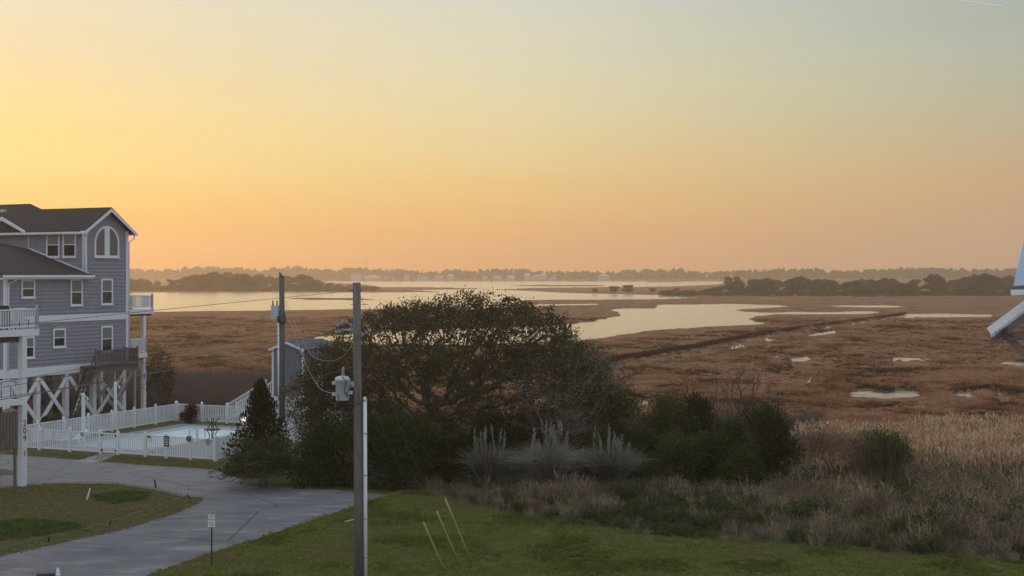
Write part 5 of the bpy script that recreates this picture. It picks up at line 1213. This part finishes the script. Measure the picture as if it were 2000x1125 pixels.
scatter('clover_patch', 'taller dark green growth in patches on the road island', 'weeds', pl, ct, rs.uniform(.5, 1.1, len(pl)), 3)
# rough weeds between the lawn and the shrubs
WEED_PX = [(610, 945), (790, 958), (860, 972), (1000, 1003), (1250, 1044), (1500, 1060), (2000, 1100), (2600, 1124), (2600, 900), (2000, 905), (1580, 930), (1540, 958), (1250, 962), (1000, 960), (860, 955), (800, 950)]
wd = [stems('dry_weed', 26, .35, 1.0, F_dry, 90 + k, 6, .02) for k in range(3)]; wg = [stems('green_weed', 22, .32, .75, F_green, 95 + k, 22, .035, 1.6) for k in range(3)]; wr = [stems('rusty_weed', 18, .3, 1.15, F_rust, 99, 16, .03)]
pl, px, py = pts_in([WEED_PX], 26000, 4, (-12, 45, 43, 72))
nse = fbm(pl[:, 0] * .35, pl[:, 1] * .35, 8); isg = nse + rs.normal(size=len(pl)) * .14 > .52; rust = (~isg) & (vnoise(pl[:, 0] * .6, pl[:, 1] * .6, 31) + rs.normal(size=len(pl)) * .12 > .88)
edge_d = np.interp(px, [610, 860, 1000, 1250, 1500, 2000, 2600], [945, 972, 1003, 1044, 1060, 1100, 1124]) - py
small = np.clip(.55 + edge_d / 75, .55, 1.0) * np.where(px < 1560, .78, 1.0)
keep = rs.random(len(pl)) < .42
def sel(m_): m_ = m_ & keep; return pl[m_], small[m_] * np.clip(rs.normal(.85, .28, m_.sum()), .4, 1.7) * (.7 + .7 * vnoise(pl[m_, 0] * .6, pl[m_, 1] * .6, 71))
a_, s_ = sel((~isg) & (~rust)); scatter('dry_weeds', 'grey dry weeds in the rough strip beyond the lawn', 'weeds', a_, wd, s_, 5)
a_, s_ = sel(isg); scatter('green_weeds', 'low green weeds in the rough strip beyond the lawn', 'weeds', a_, wg, s_, 6)
a_, s_ = sel(rust); scatter('rusty_weeds', 'rust-brown seeded weeds among the grey ones', 'weeds', a_, wr, s_, 7)
# reeds at the marsh edge
rp_ = []
for k in range(3):
    r_ = np.random.default_rng(120 + k); n = 30; b = np.stack([r_.normal(size=n) * .4, r_.normal(size=n) * .4, 0 * np.arange(n)], 1); hd = np.stack([r_.normal(size=n) * .12 + .12, r_.normal(size=n) * .12, np.ones(n)], 1); L = r_.uniform(1.2, 2.1, n)
    parts = [blade_arr(b, hd, L, .016, .06, r_)]; tp = b + unit(hd) * (L * .86)[:, None]; parts.append(blade_arr(tp, hd + np.array([.25, 0, 0]), .34, .055, .25, r_)); parts.append(blade_arr(np.repeat(b, 2, 0) + np.array([0, 0, .5]), np.repeat(hd, 2, 0) + r_.normal(size=(2 * n, 3)) * .5, .5, .02, .5, r_)); rp_.append(proto('reed', parts, F_reed))
def world_pts(n, seed, pxr, dr, z, f=None):
    r_ = np.random.default_rng(seed); d = np.sqrt(r_.uniform(dr[0] ** 2, dr[1] ** 2, n)); px = r_.uniform(*pxr, n); return np.stack([(px - 1000) / FPX * d, d, np.full(n, z)], 1), px, d
pl, px, d = world_pts(5200, 9, (1560, 2500), (64, 86), -.15); m_ = vnoise(pl[:, 0] * .3, pl[:, 1] * .3, 4) + (px - 1560) / 900 > .62; pl = pl[m_]; pl[:, 2] = -.1 - .45 * np.clip((pl[:, 1] - 68) / 8, 0, 1)
scatter('reed_bed', 'stand of pale dry reeds behind the weeds at right', 'reeds', pl, rp_, rs.uniform(.7, 1.0, len(pl)), 8)
# thicket behind the pool
tw = [stems('thicket_clump', 30, .5, 1.7, fol('grey_brown_thicket', [(.095, .07, .062), (.15, .115, .105), (.21, .165, .15)], .3, .5), 140 + k, 5, .03) for k in range(3)]
pl, px, d = world_pts(3600, 10, (-200, 620), (99, 128), -.4); scatter('grey_thicket', 'grey-brown leafless thicket between the pool and the marsh', 'thicket', pl, tw, rs.uniform(.6, 1.15, len(pl)), 9)
pl, px, d = world_pts(1800, 12, (600, 1600), (76, 92), -.3); scatter('thicket_edge', 'brown brush along the marsh edge behind the shrubs', 'thicket', pl, tw, rs.uniform(.5, .9, len(pl)), 10)
# marsh grass tufts
MC = [[(.048, .034, .025), (.075, .050, .034)], [(.15, .075, .041), (.22, .11, .058)], [(.27, .137, .072), (.38, .195, .105)], [(.36, .20, .115), (.52, .305, .18)], [(.12, .098, .040), (.19, .145, .062)]]
mtu = [tuft('marsh_tuft', 22, .5, .62, .075, .35, 1.3, fol('marsh_blades_%d' % k, MC[k], .35, .3), 160 + k) for k in range(5)]
n = 120000; dI = np.exp(np.random.default_rng(14).uniform(math.log(78), math.log(330), n)); pxI = np.random.default_rng(15).uniform(-250, 2250, n)
pyI = HZN + FPX * HW / dI; ci = np.clip(((pxI - cols[0]) / (cols[1] - cols[0])).astype(int), 1, len(cols) - 2); ri = np.clip(np.searchsorted(-rows, -pyI), 2, len(rows) - 3)
ok = ~(wet[ri, ci] | wet[np.minimum(ri + 2, len(rows) - 1), ci] | wet[ri - 1, ci])
cm_ = .55 * fbm((pxI - 1000) / FPX * dI * .19, dI * .15, 21, 4) + .45 * fbm((pxI - 1000) / FPX * dI * .05, dI * .04, 22, 3); ok &= (cm_ > .40) | (np.random.default_rng(16).random(n) < .3)
mp_ = np.stack([(pxI - 1000) / FPX * dI, dI, ZZ[ri, ci] - .05], 1)[ok]
front = np.zeros(n, bool)
for k_ in range(2, 16, 2): front |= wet[np.minimum(ri + k_, len(rows) - 1), ci]
scl = np.where(front[ok], .35, 1.0) * np.clip(.55 + (dI[ok] - 80) / 500, .5, 1.0) * rs.uniform(.55, 1.05, ok.sum()) * (.55 + .9 * np.clip((cm_[ok] - .35) * 3, 0, .6))
nA = .5 * cm_[ok] + .5 * fbm(mp_[:, 0] * .2, mp_[:, 1] * .16, 61, 4) + rs.normal(size=len(mp_)) * .035; nB = fbm(mp_[:, 0] * .02, mp_[:, 1] * .02, 63, 3)
pk_ = np.digitize(nA, [.39, .445, .51]); bankf = np.zeros(len(pk_), bool)  # pale tufts on rises, dark in hollows: light and shade put into colour
for k_ in (2, 4, 6): bankf |= wet[np.maximum(ri[ok] - 0, 0), ci[ok]] | wet[np.clip(ri[ok] - k_, 0, len(rows) - 1), ci[ok]]
pk_ = np.where(bankf & (rs.random(len(pk_)) < .7), 0, pk_)
pk_ = np.where((nB > .56) & (pk_ > 0) & (nA < .5), 4, pk_)
dl = [(1768, 614.5), (1720, 622.5), (1640, 633), (1560, 644.5), (1498, 653.5), (1420, 669), (1360, 681), (1240, 701.5), (1190, 709)]; rd2 = np.random.default_rng(88); q2 = np.sort(rd2.uniform(1190, 1768, 1500))
y2 = np.interp(q2, [a_[0] for a_ in dl][::-1], [a_[1] for a_ in dl][::-1]); d2 = FPX * HW / (y2 - HZN) + rd2.uniform(-.2, 2.6, len(q2))
mp_ = np.concatenate([mp_, np.stack([(q2 - 1000) / FPX * d2, d2, np.full(len(q2), -.62)], 1)]); scl = np.concatenate([scl, rd2.uniform(.8, 1.25, len(q2))]); pk_ = np.concatenate([pk_, np.zeros(len(q2), int)])
scatter('marsh_grass', 'russet cordgrass covering the marsh flats', 'grass', mp_, mtu, scl, 11, pick=pk_)

# ================================================================== FAR SHORES
def far_crown(seed, n, W_, Ht, base, size, fm):
    r_ = np.random.default_rng(seed); L = 9; c_ = np.stack([r_.uniform(-.6, .6, L) * W_, r_.uniform(-.5, .5, L) * W_, base + r_.uniform(.15, .8, L) * (Ht - base)], 1); s_ = r_.uniform(.3, .5, L) * W_
    k = r_.integers(0, L, n); p_ = c_[k] + unit(r_.normal(size=(n, 3))) * (r_.random((n, 1)) ** .4) * s_[k][:, None] * np.array([1, 1, .6]); p_[:, 2] = np.clip(p_[:, 2], .1, Ht)
    me = leaf_mesh('crown', p_, r_.uniform(size * .6, size * 1.4, n), r_, .6); me.materials.append(fm); return me
F_far = fol('island_foliage', [(.035, .034, .020), (.060, .055, .028), (.085, .075, .04)], .25, .06)
far_me = [far_crown(200 + k, 1000, 4.4, 9.5, 1.0 if k < 1 else .1, .55, F_far) for k in range(5)]
trk = MB().tube([(0, 0, -.6), (.2, 0, 2.5), (.0, .1, 6)], [.35, .25, .1], 6, False); tkm = bpy.data.meshes.new('trunk'); tkm.from_pydata(trk.v, [], trk.f); tkm.materials.append(M_twig)
def far_tree(label, group, px, d, h, wide=1.0, k=None, name='island_tree'):
    z = -.4; o = thing(name, label, 'tree', ((px - 1000) / FPX * d, d, z), random.uniform(0, 6), group); s_ = h / 9.5
    c_ = link('crown', far_me[random.randrange(5) if k is None else k], None, o); c_.scale = (s_ * wide, s_ * wide, s_); t_ = link('trunk', tkm, None, o); t_.scale = (s_, s_, s_)
# heights read off the photo: photo column, row of the tree tops
L_top = [(-400, 545), (100, 545), (255, 541), (280, 540), (300, 545), (340, 541), (370, 532), (400, 526), (430, 526), (455, 523), (500, 531), (540, 534), (560, 532), (600, 530), (612, 537), (625, 548), (660, 552), (700, 556), (730, 562)]
for i in range(75):
    px = random.uniform(240, 720) if i > 20 else random.uniform(360, 620); d = random.uniform(835, 1040)
    py = np.interp(px, *zip(*L_top)); h = (HZN - py) / FPX * d + EYE + .4
    h *= random.uniform(.82, 1.0)
    zl = 'hazy low tree at the left end of the island wood by the house' if px < 340 else 'hazy tall rounded tree in the island wood, left of its highest point' if px < 455 else 'hazy rounded tree in the island wood just left of the slim pole' if px < 545 else 'hazy tree at the right head of the island wood, past the slim pole' if px < 625 else 'low hazy scrub tree on the tapering right tip of the wooded island'
    if h > .8: far_tree(zl, 'trees of the left island wood', px, d, h, random.uniform(.9, 1.5) * min(1.6, max(1, 7 / h)))
R_top = [(1370, 565), (1410, 556), (1425, 535), (1450, 530), (1475, 533), (1500, 540), (1520, 536), (1560, 533), (1590, 543), (1650, 541), (1720, 540), (1760, 537), (1785, 531), (1830, 530), (1850, 543), (1880, 533), (1905, 526), (1930, 528), (1960, 532), (1990, 531), (2100, 530), (2400, 530)]
for i in range(150):
    px = random.uniform(1365, 2080); d = random.uniform(690, 900); py = np.interp(px, *zip(*R_top)); h = ((HZN - py) / FPX * d + EYE + .4) * random.uniform(.68, 1.05)
    if i % 3 == 0: d = random.uniform(660, 690); h *= .55
    zl = 'low hazy tree on the thin left tip of the marsh wood' if px < 1412 else 'hazy dark tree in the first tall clump of the marsh wood' if px < 1500 else 'hazy dark tree in the lower middle of the marsh wood, left half' if px < 1650 else 'hazy dark tree in the lower middle of the marsh wood, right half' if px < 1770 else 'hazy dark tree in the second tall clump of the marsh wood' if px < 1868 else 'hazy dark tree in the last tall clump, beside the metal roof'
    if i % 3 == 0: zl = 'short' + zl[zl.index(' '):] if zl.startswith('hazy') else zl
    if h > .8: far_tree(zl, 'trees of the right marsh wood', px, d, h, random.uniform(.9, 1.5) * min(1.6, max(1, 6 / h)))
for lab, px, py, h in (('leftmost low bushy tree on the bare islet in the bay', 1162, 575, 3.6), ('middle small tree on the bare islet in the bay', 1200, 575, 5.2), ('rightmost and tallest small tree on the bare islet in the bay', 1226, 575, 6.0), ('lone low tree where the islet meets the right wood', 1274, 574, 3.4), ('low tree just left of the right wood edge', 1322, 574, 3.6)):
    far_tree(lab, 'small trees on the bay islet', px, FPX * HW / (py - HZN), h, 1.2, 3, 'islet_tree')
# scrub on the islands
n = 2600; rx = np.random.default_rng(301); pxs_ = np.concatenate([rx.uniform(-150, 740, n // 2), rx.uniform(1290, 2350, n // 2)]); ds_ = np.concatenate([rx.uniform(815, 1000, n // 2), rx.uniform(640, 720, n // 2)])
sc_me = far_crown(310, 60, 2.2, 2.4, .1, .45, F_far); sc_o = bpy.data.objects.new('scrub_clump', sc_me)
scatter('island_scrub', 'low scrub along the edges of the distant islands', 'scrub', np.stack([(pxs_ - 1000) / FPX * ds_, ds_, np.full(n, -.5)], 1), [sc_o], rx.uniform(.4, 1.1, n), 12)
# far shore wood: one mass of pines and oaks two kilometres away
F_shore = fol('far_pines', [(.035, .038, .024), (.055, .055, .032), (.08, .072, .045)], .2, .02)
fc = []
for k in range(5):
    me = far_crown(320 + k, 170, 5.0, 19 if k < 3 else 22, 3 if k < 3 else 13, 1.7, F_shore); q = bpy.data.objects.new('far_tree', me); fc.append(q)
n = 5200; rx = np.random.default_rng(330); xs = rx.uniform(-1500, 1500, n); ysf = 2062 + rx.random(n) ** 1.3 * 190; pxf = 1000 + FPX * xs / ysf
ht = np.interp(pxf, [-900, 250, 420, 640, 760, 1000, 1400, 1600, 1950, 2900], [1.0, 1.0, 1.0, .98, .94, .93, .9, 1.0, .98, 1.0])
ht = ht * (.70 + .32 * vnoise(xs * .02, xs * 0, 6)) * rx.uniform(.72, 1.08, n); ht *= np.clip(.45 + (ysf - 2062) / 60, .45, 1)
scatter('far_shore_wood', 'long hazy line of trees on the far shore', 'wood', np.stack([xs, ysf, np.full(n, .2)], 1), fc, ht, 13, tilt=.03)
# houses on the far shore
M_fw = mat('far_white_wall', (.74, .70, .66), .7, .05); M_fr = mat('far_roof', (.20, .18, .18), .8); M_fr2 = mat('far_pale_roof', (.62, .58, .56), .6)
def far_house(label, px, wpx, hpx, roof=.45, d=2048, two=False):
    s_ = FPX / d; W_ = wpx / s_; Hh = hpx / s_; x = (px - 1000) / s_; o = thing('shore_house', label, 'house', (x, d, 0), 0, 'houses along the far shore')
    hb = Hh * (1 - roof * .5); MB().bx(-W_ / 2, W_ / 2, 0, 9, 0, hb).build('wall', M_fw, o)
    MB().prism([(-W_ / 2 - .5, -.6, hb + .02), (W_ / 2 + .5, -.6, hb + .02), (W_ * .2, 4.5, Hh + .02), (-W_ * .2, 4.5, Hh + .02)], (0, .3, 0)).slab([(-W_ / 2 - .5, -.6, hb + .02), (W_ / 2 + .5, -.6, hb + .02), (W_ * .2, 4.5, Hh), (-W_ * .2, 4.5, Hh)], .3).build('roof', M_fr if px % 2 else M_fr2, o)
    n_ = max(2, int(W_ / 2.6))
    for lv in range(max(1, int(hb / 3.2))):
        for i in range(n_):
            wx = -W_ / 2 + W_ * (i + .5) / n_; MB().bx(wx - .6, wx + .6, -.08, -.02, 1.0 + lv * 3.1, 2.6 + lv * 3.1).build('window', M_glass, o)
for lab, px, w_, h_ in (('pale shore house below the mast, tallest of its neighbours', 695, 20, 14), ('wide pale shore house right of the mast', 728, 30, 10), ('small shore house at the end of the row by the mast', 757, 18, 9), ('low shore house just left of the oak top line', 762, 14, 8), ('pale shore house with double front, above the oak left side', 793, 10, 12), ('pale shore house with broad roof above the oak crown', 825, 22, 11), ('white gabled shore house above the oak crown', 857, 15, 13), ('pale narrow shore house beside the white gabled one', 880, 13, 12), ('small shore house in the middle of the shore', 948, 8, 9), ('low shore house left of the bright roof', 972, 16, 9), ('shore house with bright white roof', 998, 16, 10), ('tall pale shore house right of the bright roof', 1030, 12, 15), ('long white shore house in the middle right', 1048, 22, 11), ('pale shore house with high ridge, right of the long one', 1062, 12, 16), ('low pale shore house beyond the creek mouth', 1080, 14, 6), ('pale shore house set back above the islet trees', 1180, 22, 12)):
    far_house(lab, px, w_, h_)
# mast
d = 2230; s_ = FPX / d; mast = thing('radio_mast', 'thin red and white radio mast above the far shore', 'mast', ((715.5 - 1000) / s_, d, 0)); Hm = (HZN - 496) / s_ + EYE
for k in range(8):
    m_ = MB(); z0_, z1_ = Hm * k / 8, Hm * (k + 1) / 8
    for a in range(3):
        q = [(.7 * math.cos(a * 2.094), .7 * math.sin(a * 2.094)), (.7 * math.cos((a + 1) * 2.094), .7 * math.sin((a + 1) * 2.094))]
        m_.bar((*q[0], z0_), (*q[0], z1_), .18, .18)
        for j in range(3): m_.bar((*q[0], z0_ + (z1_ - z0_) * j / 3), (*q[1], z0_ + (z1_ - z0_) * (j + 1) / 3), .1, .1)
    m_.build('mast_section', mat('mast_red', (.30, .10, .08), .7) if k % 2 == 0 else mat('mast_white', (.5, .5, .5), .7), mast)
# egret on the marsh
eg = thing('egret', 'small white egret standing on the open marsh', 'bird', gp(1579.5, 752, -.45), .6); eg.scale = (.7, .7, .7)
MB().tube([(-.28, 0, .34), (-.12, 0, .42), (.08, 0, .46), (.2, 0, .52)], [.02, .10, .12, .05], 10).build('body', M_white, eg, True)
MB().tube([(.16, 0, .5), (.28, 0, .62), (.2, 0, .78), (.27, 0, .92), (.36, 0, .93)], [.05, .035, .03, .04, .025], 8).build('neck', M_white, eg, True); MB().tube([(.36, 0, .93), (.52, 0, .91)], [.022, .004], 6).build('bill', M_yel, eg, True)
for y in (-.05, .05): MB().tube([(.0, y, .4), (.02, y, .2), (0, y, 0)], .012, 5).build('leg', M_dark, eg, True)
# contrail high in the sky
c0 = vp(1858, -2, 9000); c1 = vp(1962, 13, 9000); cr_ = MB(); nn = 24
cr_.tube([c0.lerp(c1, i / nn) + Vector((0, 0, random.uniform(-1.2, 1.2))) for i in range(nn + 1)], [7.5 * (.55 + .45 * i / nn) for i in range(nn)] + [2], 8)
mc = bpy.data.materials.new('ice_trail'); mc.use_nodes = True; q = mc.node_tree.nodes['Principled BSDF']; q.inputs['Base Color'].default_value = (.99, .99, .99, 1); q.inputs['Specular IOR Level'].default_value = 0; q.inputs['Transmission Weight'].default_value = 0; q.inputs['Subsurface Weight'].default_value = 0; q.inputs['Roughness'].default_value = 1
tl = mc.node_tree.nodes.new('ShaderNodeBsdfTranslucent'); tl.inputs[0].default_value = (.98, .96, .93, 1); mx = mc.node_tree.nodes.new('ShaderNodeMixShader'); mx.inputs[0].default_value = .0
mc.node_tree.links.new(q.outputs[0], mx.inputs[1]); mc.node_tree.links.new(tl.outputs[0], mx.inputs[2]); mc.node_tree.links.new(mx.outputs[0], mc.node_tree.nodes['Material Output'].inputs[0])
tag(cr_.build('contrail', mc, None, True), 'thin white contrail at the top right of the sky', 'contrail')

# ================================================================== AIR
hz = MB().bx(-2400, 2400, -120, 2600, -4, 62).build('haze', None, None); tag(hz, 'thin evening haze over the marsh and the bay', 'haze', None, 'stuff')
mh = bpy.data.materials.new('haze'); mh.use_nodes = True; t = mh.node_tree; t.nodes.remove(t.nodes['Principled BSDF'])
v = t.nodes.new('ShaderNodeVolumePrincipled'); v.inputs['Color'].default_value = (1.0, .84, .64, 1); v.inputs['Density'].default_value = .00040; v.inputs['Anisotropy'].default_value = .62
t.links.new(v.outputs[0], t.nodes['Material Output'].inputs['Volume']); hz.data.materials.append(mh)
